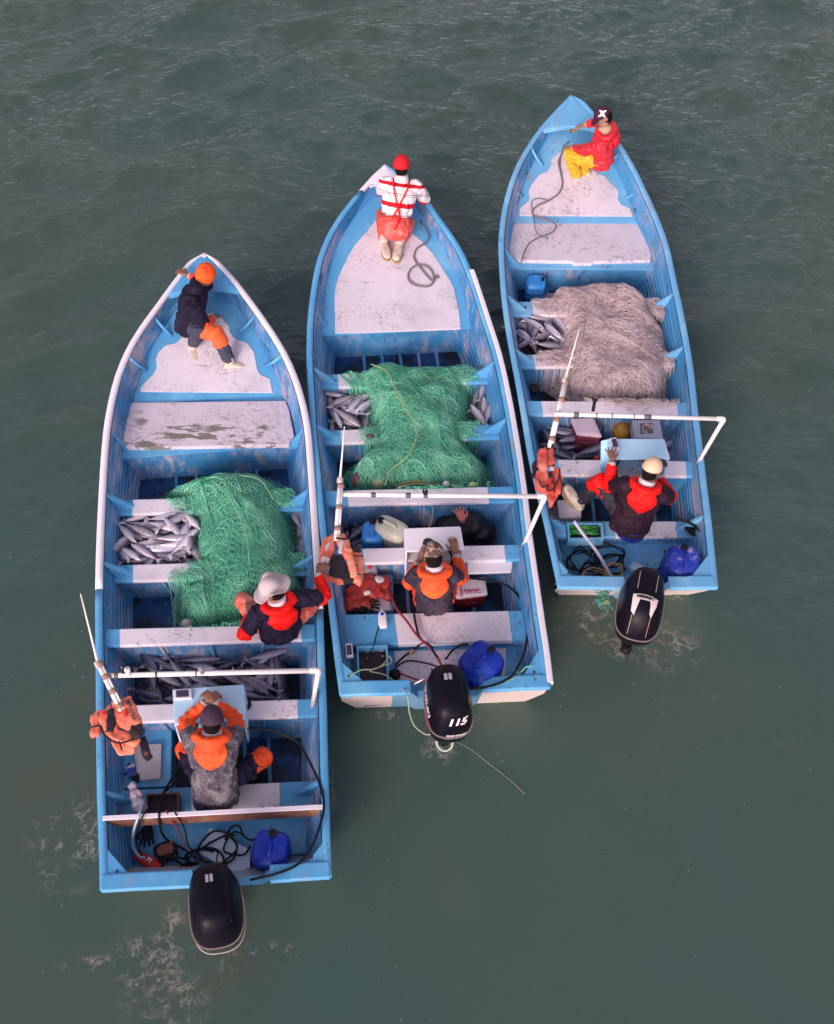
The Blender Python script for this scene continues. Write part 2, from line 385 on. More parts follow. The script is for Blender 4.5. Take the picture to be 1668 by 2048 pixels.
        rg = [[s.W(u, -s.inn(u, -1, FLOOR)-.02, FLOOR), s.W(u, -.2, FLOOR), s.W(u, .2, FLOOR), s.W(u, s.inn(u, 1, FLOOR)+.02, FLOOR)] for u in uu]
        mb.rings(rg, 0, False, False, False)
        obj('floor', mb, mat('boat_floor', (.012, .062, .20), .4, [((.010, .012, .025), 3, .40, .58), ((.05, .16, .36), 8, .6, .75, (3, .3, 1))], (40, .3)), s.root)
        for v in (-.42, -.21, 0, .21, .42):
            mb = MB(); mb.box(s.W(s.L*.48, v, FLOOR+.012), .035, s.L*.80, .03, (*s.n, 0), (*s.a, 0))
            obj('floor_rib', mb, inner(k), s.root, .006)
    def transom(s, mats, notch=(-.30, .30), depth=.14, split=None, low=False):
        """aft board; top follows the gunwale with a dropped notch for the outboard"""
        wl, wr = s.w(0, -1), s.w(0, 1); g = s.G
        def U(v): return s.skew*v
        xs = [-wl, -wl*.86, -wl*.68, notch[0]-.16, notch[0], notch[0]+.06, notch[1]-.06, notch[1], notch[1]+.16, wr*.68, wr*.86, wr]
        top = [g, g, g, g-.01, g-.01, g-depth, g-depth, g-.01, g-.01, g, g, g]
        bz = lambda v: (lambda t: -.30 if t < .74 else -.30+(t-.74)/.26*.62)(abs(v)/(wl if v < 0 else wr))
        mb = MB()
        for i in range(len(xs)-1):
            a, b = xs[i], xs[i+1]; mi = 0
            if split:
                c = (a+b)/2; mi = 1 if (split[0] < c < split[1]) else 0
            th = .07
            q = []
            for (v, zt) in ((a, top[i]), (b, top[i+1])):
                zb = bz(v); rake = s.RAKE
                for (z, o) in ((zt, 0), (zt, th)): q.append(s.W(U(v)+o-.0, v, z))
                for (z, o) in ((zb, 0), (zb, th)): q.append(s.W(U(v)+o+(zt-zb)*rake, v, z))
            # q: [topA_aft, topA_fwd, botA_aft, botA_fwd, topB...]
            mb.add(q, [(0, 4, 5, 1), (2, 3, 7, 6), (0, 2, 6, 4), (1, 5, 7, 3)], mi)
            mb.m[-4] = 2
        o = obj('transom', mb, mats, s.root)
        # top cap board
        for (i0, i1) in ((0, 4), (7, 11)):
            mb = MB(); rg = []
            for i in range(i0, i1+1):
                v = xs[i]; rg.append([s.W(U(v)-.02, v, top[i]-.03), s.W(U(v)-.02, v, top[i]+.004), s.W(U(v)-.006, v, top[i]+.012), s.W(U(v)+.11, v, top[i]+.012), s.W(U(v)+.125, v, top[i]-.0), s.W(U(v)+.125, v, top[i]-.04)])
            mb.rings(rg, 0, True, True, False); obj('transom_cap', mb, blue(s.ci), s.root, .006)
        return o
    def poly(s, name, pts, z, th, m, bevel=.006, topmi=None):
        mb = MB(); mb.prism([P(x, y, z) for x, y in pts], th, 0, topmi=topmi); return obj(name, mb, m, s.root, bevel)
    def thwart(s, lf, rt, z, wx, th=.045, bulk=True, knees=True, m=None, white=True, stiff=3):
        """lf/rt = (x, y_top, y_bottom) in the photo at height z; wx = the x range painted white"""
        k = s.ci; A0, A1, B0, B1 = P(lf[0], lf[1], z), P(lf[0], lf[2], z), P(rt[0], rt[1], z), P(rt[0], rt[2], z)
        # stretch the ends to meet the sides
        for (p, q, sd) in ((A0, B0, -1), (A1, B1, -1), (B0, A0, 1), (B1, A1, 1)):
            u, v = s.uv(p); tgt = sd*(s.inn(u, sd, z)+.012); u2, v2 = s.uv(q); d = (p-q)/(v-v2)
            p += d*(tgt-v)
        s.th.append((s.uv(A1.lerp(B1, .5))[0], s.uv(A0.lerp(B0, .5))[0], z))
        l0, r0 = proj(A0)[0], proj(B0)[0]
        F = [0]+[(x-l0)/(r0-l0) for x in wx]+[1] if wx else [0, 1]
        mb = MB()
        for i in range(len(F)-1):
            a, b = F[i], F[i+1]
            mi = 1 if (wx and i % 2 == 1) else 0
            T = [A0.lerp(B0, a), A0.lerp(B0, b), A1.lerp(B1, b), A1.lerp(B1, a)]
            bt = [q-Vector((0, 0, th)) for q in T]
            o = T+bt; fc = [(3, 2, 1, 0), (4, 5, 6, 7), (0, 1, 5, 4), (3, 7, 6, 2)]
            if i == 0: fc.append((0, 4, 7, 3))
            if i == len(F)-2: fc.append((1, 2, 6, 5))
            mb.add(o, fc, mi)
        import bmesh
        me = mb.mesh('thwart'); bm = bmesh.new(); bm.from_mesh(me); bmesh.ops.remove_doubles(bm, verts=bm.verts, dist=1e-4); bmesh.ops.recalc_face_normals(bm, faces=bm.faces); bm.to_mesh(me); bm.free()
        t = obj('thwart', me, [blue(k), m or M_white()], s.root, .012)
        if bulk:
            mb = MB(); zb = FLOOR
            u, v = s.uv(A1.lerp(B1, .5)); n = 8; top = []; bot = []
            D = (B1-A1).xy.normalized(); off = Vector((*s.a, 0))*.03
            for i in range(n+1):
                q = A1.lerp(B1, i/n)+off
                top.append(Vector((q.x, q.y, z-th))); bot.append(None)
            uL, uR = s.uv(top[0])[0], s.uv(top[-1])[0]
            vl, vr = -s.inn(uL, -1, zb), s.inn(uR, 1, zb)
            for i in range(n+1): bot[i] = s.W(uL+(uR-uL)*i/n, vl+(vr-vl)*i/n, zb)
            rg = [[top[i], bot[i], bot[i]+Vector((*s.a, 0))*.02, top[i]+Vector((*s.a, 0))*.02] for i in range(n+1)]
            mb.rings(rg, 0, True, True, False); bk = obj('bulkhead', mb, inner(k), s.root)
            for j in range(stiff):
                f = (j+1)/(stiff+1); q = top[0].lerp(top[-1], f); r = bot[0].lerp(bot[-1], f); mb = MB()
                mb.tube([q-Vector((*s.a, 0))*.008, r-Vector((*s.a, 0))*.008], .014, 6); obj('stiffener', mb, inner(k), bk)
        if knees: s.knees(A0.lerp(A1, .5), B0.lerp(B1, .5), z)
        return t
    def knees(s, a, b, z, ln=.20):
        for p, sd in ((a, -1), (b, 1)):
            u, v = s.uv(p); g = s.g(u)-.02; mb = MB()
            vo = s.inn(u, sd, g); vi = abs(v)-ln*.8
            T = [s.W(u-.022, sd*vo, g), s.W(u+.022, sd*vo, g), s.W(u+.022, sd*vi, z+.012), s.W(u-.022, sd*vi, z+.012)]
            lo = s.inn(u, sd, z)
            Bq = [s.W(u-.03, sd*(lo+.0), z-.0), s.W(u+.03, sd*(lo+.0), z-.0), s.W(u+.026, sd*(vi-.02), z), s.W(u-.026, sd*(vi-.02), z)]
            mb.add(T+Bq, [(0, 1, 2, 3), (0, 4, 5, 1), (1, 5, 6, 2), (2, 6, 7, 3), (3, 7, 4, 0)]); obj('knee', mb, blue(s.ci), s.root, .008)
    def brace(s, x0, y0, x1, y1, z0=None, z1=.4):
        """small sloping rib between gunwale and deck"""
        u, v = s._tr(x0, y0); a = s.W(u, v, s.g(u)-.03); b = s.PD(x1, y1, .008); mb = MB()
        mb.tube([a, a.lerp(b, .5)-Vector((0, 0, .02)), b], .018, 6); obj('brace', mb, blue(s.ci), s.root)
    def dz(s, u): return s.dk0+s.dk1*max(0, u-s.dku)
    def PD(s, x, y, off=0):
        z = s.dk0
        for _ in range(8): z = s.dz(s.uv(P(x, y, z))[0])+off
        return P(x, y, z)
    def foredeck(s, y, x, z0, rise, m):
        s.dku = s.upx(x, y, z0); s.dk0 = z0; s.dk1 = rise/(s.L-s.dku); mb = MB(); rg = []
        for u in np.linspace(s.dku, s.L*.955, 36):
            z = s.dz(u); rg.append([s.W(u, -s.inn(u, -1, z)-.012, z), s.W(u, s.inn(u, 1, z)+.012, z), s.W(u, s.inn(u, 1, z)+.012, z-.03), s.W(u, -s.inn(u, -1, z)-.012, z-.03)])
        mb.rings(rg, 0, True, True, False); return obj('foredeck', mb, m, s.root)
    def nonskid(s, pts):
        mb = MB(); mb.prism([s.PD(x, y, .008) for x, y in pts], .02); return obj('nonskid_panel', mb, M_nonskid(), s.root, .003)
    def deck(s, u0, u1, z, m, name='foredeck', n=30):
        mb = MB(); rg = []
        for u in np.linspace(u0, u1, n):
            rg.append([s.W(u, -s.inn(u, -1, z)-.012, z), s.W(u, s.inn(u, 1, z)+.012, z), s.W(u, s.inn(u, 1, z)+.012, z-.03), s.W(u, -s.inn(u, -1, z)-.012, z-.03)])
        mb.rings(rg, 0, True, True, False); return obj(name, mb, m, s.root)
    def bowcap(s, u0, m, dz=-.012, bow_in=.10):
        mb = MB(); rg = []
        for u in np.linspace(u0, s.L*.992, 14):
            z = s.g(u)+dz; a, b = -(s.w(u, -1)-.02), s.w(u, 1)-.02
            if a > b: a = b = 0
            rg.append([s.W(u+(bow_in*(1-abs(2*f-1)) if u == u0 else 0), a+(b-a)*f, z+.02*math.sin(math.pi*f)) for f in (0, .25, .5, .75, 1)])
        lip = [q-Vector((0, 0, .05)) for q in rg[0]]
        mb.rings([lip]+rg, 0, False, False, True); return obj('bow_deck', mb, m, s.root)
    def bulk(s, u, ztop, z0=FLOOR):
        mb = MB(); a = [s.W(u, v, ztop) for v in np.linspace(-s.inn(u, -1, ztop), s.inn(u, 1, ztop), 9)]
        b = [s.W(u, v, z0) for v in np.linspace(-s.inn(u, -1, z0), s.inn(u, 1, z0), 9)]
        k = Vector((*s.a, 0))*.02
        mb.rings([[a[i], b[i], b[i]+k, a[i]+k] for i in range(9)], 0, True, True, False); return obj('bulkhead', mb, inner(s.ci), s.root)
    def upx(s, x, y, z): return s.uv(P(x, y, z))[0]
    def corner(s, pts, z):
        mb = MB(); mb.prism([P(x, y, z) for x, y in pts], .04); o = obj('corner_plate', mb, blue(s.ci), s.root, .006); return o

L = Boat('L', 0, 'leftmost blue panga with white rim, plain black outboard and green net')
Mb = Boat('M', 1, 'middle blue panga with white rail on its right side and a full white foredeck')
Rb = Boat('R', 2, 'rightmost pale blue panga carrying a heap of pinkish beige net')
L.RAKE, Mb.RAKE, Rb.RAKE = .62, .30, .50
for b in (L, Mb, Rb): print('boat', b.k, round(b.L, 2), round(b.w(3, -1), 2), round(b.w(3, 1), 2), round(math.degrees(math.atan2(b.a.x, b.a.y)), 1), round(b.skew, 3))
WC = M_whitec()
raw = mat('worn_wood_edge', (.45, .28, .16), .7, [((.2, .12, .08), 20, .5, .7)])
uL = L._tr(193, 1190)[0]; uR = L._tr(643, 1235)[0]
L.build({-1: [(uL, 99, WC), (0, uL+.1, blue(0))], 1: [(uR, 99, WC), (0, uR+.1, blue(0))]})
uM = Mb._tr(941, 541)[0]; uM2 = Mb._tr(720, 379)[0]
Mb.build({-1: [(0, uM2, blue(1)), (uM2-.1, 99, WC)], 1: [(0, 99, blue(1))]})
Rb.build({-1: [(0, 99, blue(2))], 1: [(0, 99, blue(2))]})
# white rub rail of the middle boat
mb = MB(); rg = []
for u in np.linspace(0, uM, 40):
    v, g = Mb.w(u, 1), Mb.g(u); rg.append([Mb.W(u, v+a, g+c) for a, c in ((-.012, -.05), (-.012, .012), (.0, .018), (.035, .016), (.045, .0), (.042, -.05))])
mb.rings(rg, 0, True, True, False); obj('rub_rail', mb, WC, Mb.root)

# --- left boat
L.transom([mat('transom_l', (.30, .42, .50), .4, [((.6, .5, .42), 4, .45, .7)], (30, .2)), blue(0), blue(0)], notch=(-.16, .42), depth=.10)
L.bowcap(L.upx(440, 581, .95), blue(0))
zf = .45
L.foredeck(800, 400, zf, .38, blue(0))
L.nonskid([(281,775),(281,783),(545,785),(540,757.6),(522,750),(515,740),(511,720),(508,704),(496.5,688.5),(488,683),(473.5,680),(460.6,665.5),(457.7,651),(444.7,636),(425,625),(400,628),(382,645),(364,674),(352.7,685.7),(332.5,690),(318,703),(311.8,717),(313.8,734.6),(306.6,749),(295,759)])
L.deck(L.upx(400, 905, .43), L.upx(400, 797, .43), .43, blue(0), 'hatch_deck')
L.poly('hatch_cover', [(252,805),(571,801),(578.6,821),(588.6,872.7),(580,884),(578.6,890),(253,895),(249,887),(236,880),(239,849.7),(246,815)], .475, .05, mat('nonskid_worn', (.72, .65, .72), .55, [((.55, .48, .54), 1.8, .45, .75), ((.34, .27, .28), 16, .50, .68, None, 1.5, .45, .64), ((.22, .20, .17), 4.2, .525, .55, (.8, 3.6, 1), .8, .52, .57), ((.26, .19, .19), 50, .55, .63, None, 2.4, .46, .62)], (90, .5)), .008)
L.bulk(L.upx(400, 906, .43), .42); L.knees(P(232, 900, .4), P(600, 892, .4), .40, .16)
for q in ((303, 624, 343, 672), (513, 622, 478, 665), (258, 712, 293, 740), (562, 708, 530, 732)): L.brace(*q, z1=zf)
L.thwart((228, 999, 1029), (612, 991, 1019), .42, (266, 545))
L.thwart((224, 1130, 1164), (620, 1118, 1150), .42, (266, 545))
L.thwart((197, 1258, 1293), (641, 1247, 1279), .55, (239, 602), knees=False)
L.thwart((200, 1412, 1447), (650, 1396, 1432), .52, (251, 594), knees=False)
L.thwart((215, 1582, 1634), (640, 1560, 1610), .36, (381, 558), knees=True)
L.corner([(203, 1684), (266, 1757), (203, 1774)], .612); L.corner([(656, 1672), (600, 1742), (657, 1752)], .612)
L.deck(.32, L.upx(430, 1632, .2), .20, blue(0), 'stern_well_floor', 4)
# --- middle boat
Mb.transom([mat('transom_m', (.72, .60, .54), .45, [((.5, .38, .3), 6, .55, .8)], (40, .2)), mat('transom_mb', (.16, .34, .5), .45, [((.4, .42, .38), 5, .5, .8)]), blue(1)], notch=(-.30, .34), depth=.12, split=(-.46, .40))
Mb.bowcap(Mb.upx(760, 372, .95), WC)
zm = .46
Mb.foredeck(661, 800, zm, .38, blue(1))
Mb.nonskid([(670,666),(670,632),(668.8,600),(671,575),(677.4,553),(686,533.5),(698,509),(710.6,489),(727.8,469.6),(747.5,445),(762,425),(790,412),(812,430),(823.7,464.7),(843,482),(865.5,506.5),(882.7,533.5),(897.4,555.7),(907,573),(912,595),(917,614.6),(922,657)])
Mb.bulk(Mb.upx(800, 660, zm), zm-.03); Mb.knees(P(636, 655, .42), P(960, 640, .42), .42, .14)
Mb.thwart((640, 749, 776), (981, 738, 764), .42, (676, 925))
Mb.thwart((636, 861, 888), (998, 848, 876), .42, (681, 930))
Mb.thwart((655, 981, 1010), (1022, 972, 1003), .52, (694, 974), knees=False)
Mb.thwart((660, 1098, 1128), (1050, 1088, 1119), .50, (725, 1007), knees=False, stiff=0)
Mb.poly('plank', [(935, 1123), (1026, 1120), (1022, 1143), (936, 1146)], .46, .03, M_whitec(), .004)
Mb.thwart((681, 1229, 1291), (1054, 1220, 1280), .42, (788, 1016), th=.07, knees=False, stiff=0)
Mb.corner([(675, 1316), (738, 1372), (684, 1384)], .612); Mb.corner([(1083, 1288), (1040, 1362), (1094, 1370)], .612)
Mb.deck(.17, Mb.upx(860, 1296, .28), .28, blue(1), 'stern_well_floor', 4)
Mb.poly('nonskid_panel', [(788, 1302), (1012, 1296), (1010, 1352), (798, 1366)], .29, .02, M_white(), .003)
# --- right boat
Rb.transom([mat('transom_r', (.80, .66, .58), .4, [((.55, .42, .34), 6, .55, .8)], (40, .1)), mat('transom_rb', (.2, .4, .55), .45), blue(2)], notch=(-.12, .30), depth=.12, split=(-.16, .34))
Rb.bowcap(Rb.upx(1130, 252, .98), blue(2))
zr = .47
Rb.foredeck(446, 1160, zr, .38, blue(2))
Rb.nonskid([(1038.8,431),(1040,416),(1057.5,402),(1059.7,394.4),(1057,383),(1064,368),(1078,350),(1094,343),(1100.8,334),(1103,318),(1119,304.4),(1140,296),(1165,300),(1180.5,334),(1196.5,347.7),(1210,352),(1221.5,366),(1233,377),(1237.5,388.7),(1235,398),(1242,409),(1258,416),(1264.8,425),(1264.8,432)])
Rb.deck(Rb.upx(1160, 536, .42), Rb.upx(1160, 444, .42), .42, blue(2), 'hatch_deck')
Rb.poly('hatch_cover', [(1017.6,446),(1288.7,447.5),(1295.6,457),(1308,489),(1310,499),(1303.5,500),(1301,520),(1186,523),(1184,526),(1148,526),(1144,522),(1030,520),(1012,505),(1010.8,489),(1013,459)], .465, .05, M_nonskid(), .006)
Rb.bulk(Rb.upx(1160, 536, .42), .39); Rb.knees(P(1018, 530, .42), P(1326, 524, .42), .42, .15)
for q in ((1062, 290, 1085, 332), (1246, 300, 1200, 330), (1020, 368, 1045, 392), (1288, 372, 1252, 396)): Rb.brace(*q, z1=zr)
Rb.thwart((1030, 603, 631), (1331, 600, 628), .42, (1064, 1300))
Rb.thwart((1042, 709, 735), (1352, 704, 730), .42, (1066, 1320))
Rb.thwart((1046, 801, 829), (1391, 804, 833), .52, (1082, 1353), knees=False)
Rb.thwart((1082, 918, 950), (1407, 922, 953), .50, (1115, 1370), knees=False)
Rb.thwart((1104, 1042, 1074), (1412, 1042, 1074), .38, (1225, 1350), knees=True, stiff=2)
Rb.corner([(1110, 1112), (1158, 1166), (1120, 1172)], .612); Rb.corner([(1420, 1104), (1372, 1166), (1428, 1170)], .612)
Rb.deck(.26, Rb.upx(1260, 1085, .22), .22, blue(2), 'stern_well_floor', 4)
# ------------------------------------------------------------------ fishing nets
def inpoly(px, py, poly):
    """distance inside (+) or outside (-) of a polygon, vectorised"""
    n = len(poly); ins = np.zeros(px.shape, bool); d = np.full(px.shape, 1e9)
    for i in range(n):
        x0, y0 = poly[i]; x1, y1 = poly[(i+1) % n]
        ex, ey = x1-x0, y1-y0; t = np.clip(((px-x0)*ex+(py-y0)*ey)/(ex*ex+ey*ey), 0, 1)
        d = np.minimum(d, np.hypot(px-x0-t*ex, py-y0-t*ey))
        c = ((y0 > py) != (y1 > py)) & (px < (x1-x0)*(py-y0)/((y1-y0) or 1e-9)+x0); ins ^= c
    return np.where(ins, d, -d)
def net(b, outline, label, cols, n, seed, rad=.0021, wild=.22, top=.58, lines=(), core_shade=(.012, .13, .08), fringe=.10, dirs=0.0, sheets=(9, .055, .021)):
    rng = np.random.RandomState(seed)
    poly = [tuple(b.uv(P(x, y, .5))) for x, y in outline]
    pu, pv = np.array([p[0] for p in poly]), np.array([p[1] for p in poly])
    lump = [(rng.uniform(pu.min(), pu.max()), rng.uniform(pv.min(), pv.max()), rng.uniform(.07, .24), rng.uniform(-.07, .08)) for _ in range(40)]
    def H(u, v):
        d = inpoly(u, v, poly); h = .16+(top-.16)*(1-np.exp(-np.maximum(d, 0)/.13))
        h = np.where(d < 0, .16+d*.3, h)
        for (a, c, r, k) in lump: h = h+k*np.exp(-((u-a)**2+(v-c)**2)/r**2)*np.clip(d/.1, 0, 1)
        for (u0, u1, z) in b.th:
            t = (u > u0-.012) & (u < u1+.012) & (d > -fringe*2.5); h = np.where(t, np.maximum(h, z+.010), h)
            # sags a little between the thwarts it hangs over
        return np.maximum(h, .10), d
    # packed inside of the heap, coloured dark as the shadow between strands
    gu = np.linspace(pu.min()-.05, pu.max()+.05, 70); gv = np.linspace(pv.min()-.05, pv.max()+.05, 60)
    U, V = np.meshgrid(gu, gv); Hh, D = H(U, V)
    nz = np.array([noise.noise(Vector((a*9, c*9, seed))) for a, c in zip(U.ravel(), V.ravel())]).reshape(U.shape)
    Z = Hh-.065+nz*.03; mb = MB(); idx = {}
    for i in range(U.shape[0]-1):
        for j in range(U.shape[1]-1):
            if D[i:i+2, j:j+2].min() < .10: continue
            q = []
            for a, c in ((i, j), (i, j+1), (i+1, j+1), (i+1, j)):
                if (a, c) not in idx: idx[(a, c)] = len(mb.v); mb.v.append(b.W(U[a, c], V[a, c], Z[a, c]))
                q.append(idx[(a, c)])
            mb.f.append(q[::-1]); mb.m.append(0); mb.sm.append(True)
    dark = core_shade
    core = mat(label.split()[0]+'_net_core_%d' % seed, dark, .9, [(tuple(c*2 for c in core_shade), 34, .45, .6), (tuple(c*.5 for c in core_shade), 12, .50, .68)], (90, 1.0))
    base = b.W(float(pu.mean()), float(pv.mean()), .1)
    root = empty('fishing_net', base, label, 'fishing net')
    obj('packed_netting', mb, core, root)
    # sheets of diamond netting, folded over each other
    nsheet, cell, gap = sheets
    cu, cv = (pu.min()+pu.max())/2, (pv.min()+pv.max())/2; ext = math.hypot(pu.max()-pu.min(), pv.max()-pv.min())/2+.1
    def tubes(Pn, ok, rr, m_):
        """Pn: lines x points x 3, ok: mask of the segments to keep"""
        n_, K_ = Pn.shape[:2]
        T = np.gradient(Pn, axis=1); T /= np.linalg.norm(T, axis=2, keepdims=True)+1e-9
        s1 = np.cross(T, np.array([0, 0, 1.])); s1 /= np.linalg.norm(s1, axis=2, keepdims=True)+1e-9; s2 = np.cross(s1, T)
        vs = np.stack([Pn+rr*(s1*math.cos(a)+s2*math.sin(a)) for a in (math.pi/2, math.pi*7/6, math.pi*11/6)], 2).reshape(-1, 3)
        b0 = ((np.arange(n_)[:, None]*K_+np.arange(K_-1)[None])*3)[ok]
        fs = np.concatenate([np.stack([b0+i, b0+(i+1) % 3, b0+3+(i+1) % 3, b0+3+i], 1) for i in range(3)])
        used = np.unique(fs); remap = np.full(len(vs), -1); remap[used] = np.arange(len(used)); vs, fs = vs[used], remap[fs]
        me = bpy.data.meshes.new('netting'); me.vertices.add(len(vs)); me.vertices.foreach_set('co', vs.ravel())
        me.loops.add(fs.size); me.loops.foreach_set('vertex_index', fs.ravel()); me.polygons.add(len(fs))
        me.polygons.foreach_set('loop_start', np.arange(len(fs))*4); me.polygons.foreach_set('loop_total', np.full(len(fs), 4))
        me.polygons.foreach_set('use_smooth', np.ones(len(fs), bool)); me.update(calc_edges=True)
        o = obj('netting', me, m_, root); o['kind'] = 'stuff'
    gb_ = np.linspace(0, b.L, 60); lr = np.array([b.inn(float(a), 1, .4) for a in gb_]); ll = np.array([b.inn(float(a), -1, .4) for a in gb_])
    def place(U, V, dz):
        HH, D_ = H(U, V); V = np.clip(V, -np.interp(U, gb_, ll)+.02, np.interp(U, gb_, lr)-.02)
        Z = HH+dz; return np.stack([b.S.x+b.a.x*U+b.n.x*V, b.S.y+b.a.y*U+b.n.y*V, Z], 2), D_
    smats = [mat('net_strand_%d_%d' % (seed, i), cols[i], .6, [(cols[(i+1) % 3], 6, .45, .65)], spec=.3) for i in range(3)]
    for k in range(nsheet):
        an = dirs+rng.randn()*.28; ph = rng.rand(6)*6.28
        q = np.arange(-ext, ext, gap*rng.uniform(.8, 1.25)); p = np.arange(-ext, ext, cell/4)
        Pp, Q = np.meshgrid(p, q); idx_ = np.arange(len(q))[:, None]
        zz = np.abs(((Pp/cell+.5*(idx_ % 2)) % 1)-.5)*2-.5
        Q = Q+zz*gap*.92
        w1 = np.sin(Q*8+Pp*2.1+ph[0]+1.2*np.sin(Pp*3+ph[1])); w2 = np.sin(Pp*5.2+Q*4.4+ph[2]); w3 = np.sin(Q*17+Pp*3+ph[3]+1.5*np.sin(Pp*4+ph[4]))
        nQ = Q+wild*.32*w1+wild*.16*w2+.022*w3; nP = Pp+.07*np.sin(Q*7+ph[5])+.05*np.sin(Pp*6+Q*5+ph[1])+wild*.1*np.sin(Q*21+Pp*9+ph[2])
        U = cu+nP*math.cos(an)-nQ*math.sin(an); V = cv+nP*math.sin(an)+nQ*math.cos(an)
        P3, D_ = place(U, V, .012*w3+.018*w1+.006+rng.uniform(-.022, .022)+rng.randn(len(q))[:, None]*.002)
        edge = (-fringe*1.1+(fringe*1.1+.05)*((k+.5)/nsheet))+.04*np.sin(U*11+V*9+ph[0])+rng.randn(len(q))[:, None]*.018
        hole = np.sin(U*6+ph[3])*np.sin(V*5+ph[4]) > -.75+.1*k
        ok = ((D_ > edge) & (hole | (k > 2)))[:, :-1] & (D_ > edge)[:, 1:]
        # leave out segments that stretch across a clamp
        top_ = k >= nsheet-2; tubes(P3, ok, rad*(1.35 if top_ else rng.uniform(.8, 1.15)), smats[2 if top_ else k % 3])
    # loose strands and loops that stray from the sheets
    K = 46; st = .022; su = rng.uniform(pu.min()-.03, pu.max()+.03, n*4); sv = rng.uniform(pv.min()-.03, pv.max()+.03, n*4)
    d = inpoly(su, sv, poly); keep = d > -fringe*.5*rng.rand(n*4); u, v = su[keep][:n], sv[keep][:n]; n = len(u)
    th = rng.rand(n)*6.28; curl = rng.randn(n)*.16; U = np.zeros((n, K)); V = np.zeros((n, K))
    for k in range(K):
        U[:, k], V[:, k] = u, v; curl = curl*.93+rng.randn(n)*.06; th = th+curl
        nu, nv = u+st*np.cos(th), v+st*np.sin(th); out = inpoly(nu, nv, poly) < -fringe
        th = np.where(out, th+2.0, th); u, v = np.where(out, u, nu), np.where(out, v, nv)
    P3, _ = place(U, V, .012+rng.rand(n)[:, None]*.02+.01*np.sin(rng.rand(n)[:, None]*6+np.arange(K)[None]*.4)); tubes(P3[:n//2], np.ones((n//2, K-1), bool), rad*1.2, smats[1]); tubes(P3[n//2:], np.ones((n-n//2, K-1), bool), rad*1.2, smats[2])
    for (pts, r, col) in lines:
        mb = MB(); mb.tube(spline([P(x, y, z) for x, y, z in pts], 6), r, 6)
        obj('float_line', mb, mat('line_%02x%02x' % (int(col[0]*255), int(col[1]*255)), col, .7, bump=(200, .5)), root)
    return root
GREEN = [(.06, .50, .31), (.17, .72, .47), (.40, .88, .64)]
net(L, [(318,965),(345,948),(400,938),(440,922),(520,926),(560,950),(572,990),(577,1020),(592,1080),(600,1130),(618,1180),(600,1240),(372,1243),(352,1200),(352,1150),(392,1135),(378,1080),(382,1030),(360,990)],
    'tangled green net heaped between the thwarts of the left boat', GREEN, 170, 1,
    lines=[([(440,950,.60),(462,1000,.66),(490,1060,.66),(500,1130,.64)], .004, (.35, .55, .35)), ([(478,950,.60),(520,960,.62),(548,1000,.62)], .005, (.3, .45, .3))])
net(Mb, [(700,742),(745,708),(780,700),(860,706),(920,716),(940,745),(940,830),(950,880),(978,905),(972,955),(860,972),(705,960),(700,915),(738,880),(735,830),(722,780)],
    'tangled green net filling the middle boat between its white thwarts', GREEN, 200, 2, 
    lines=[([(742,728,.66),(775,745,.72),(800,800,.74),(828,845,.72),(832,880,.70),(812,915,.66),(782,940,.55),(770,970,.5)], .007, (.30, .42, .16)), ([(790,972,.4),(830,962,.42),(880,968,.4)], .010, (.36, .28, .12)), ([(795,975,.42),(835,967,.44),(885,974,.4)], .010, (.40, .32, .16))])
PINK = [(.46, .32, .33), (.74, .58, .58), (.92, .79, .79)]
net(Rb, [(1092,596),(1105,562),(1180,546),(1260,553),(1310,590),(1340,640),(1348,700),(1340,760),(1328,798),(1210,796),(1160,775),(1140,735),(1100,712),(1125,650),(1110,620)],
    'pinkish beige monofilament net heaped in the right boat', PINK, 900, 3, core_shade=(.09, .055, .06), rad=.0017, wild=.62, fringe=.17, sheets=(6, .048, .030))

# ------------------------------------------------------------------ fish
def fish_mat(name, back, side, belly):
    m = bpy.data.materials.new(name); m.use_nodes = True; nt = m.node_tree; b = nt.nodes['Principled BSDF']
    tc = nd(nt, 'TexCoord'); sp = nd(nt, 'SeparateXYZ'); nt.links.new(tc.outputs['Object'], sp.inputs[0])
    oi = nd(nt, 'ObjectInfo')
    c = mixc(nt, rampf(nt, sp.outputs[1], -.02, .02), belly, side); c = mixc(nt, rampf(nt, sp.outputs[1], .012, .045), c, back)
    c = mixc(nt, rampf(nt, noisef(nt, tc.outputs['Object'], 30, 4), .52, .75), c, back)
    hsv = nd(nt, 'HueSaturation'); nt.links.new(c, hsv.inputs['Color'])
    mr = nd(nt, 'MapRange'); nt.links.new(oi.outputs['Random'], mr.inputs[0]); mr.inputs[3].default_value = .6; mr.inputs[4].default_value = 1.25
    nt.links.new(mr.outputs[0], hsv.inputs['Value']); nt.links.new(hsv.outputs[0], b.inputs['Base Color'])
    b.inputs['Roughness'].default_value = .28; b.inputs['Metallic'].default_value = .25
    bn = nd(nt, 'Bump'); bn.inputs['Strength'].default_value = .3; bn.inputs['Distance'].default_value = .003
    vo = nd(nt, 'TexVoronoi'); vo.inputs['Scale'].default_value = 160; nt.links.new(tc.outputs['Object'], vo.inputs['Vector'])
    nt.links.new(vo.outputs[0], bn.inputs['Height']); nt.links.new(bn.outputs[0], b.inputs['Normal']); MATS[name] = m; return m
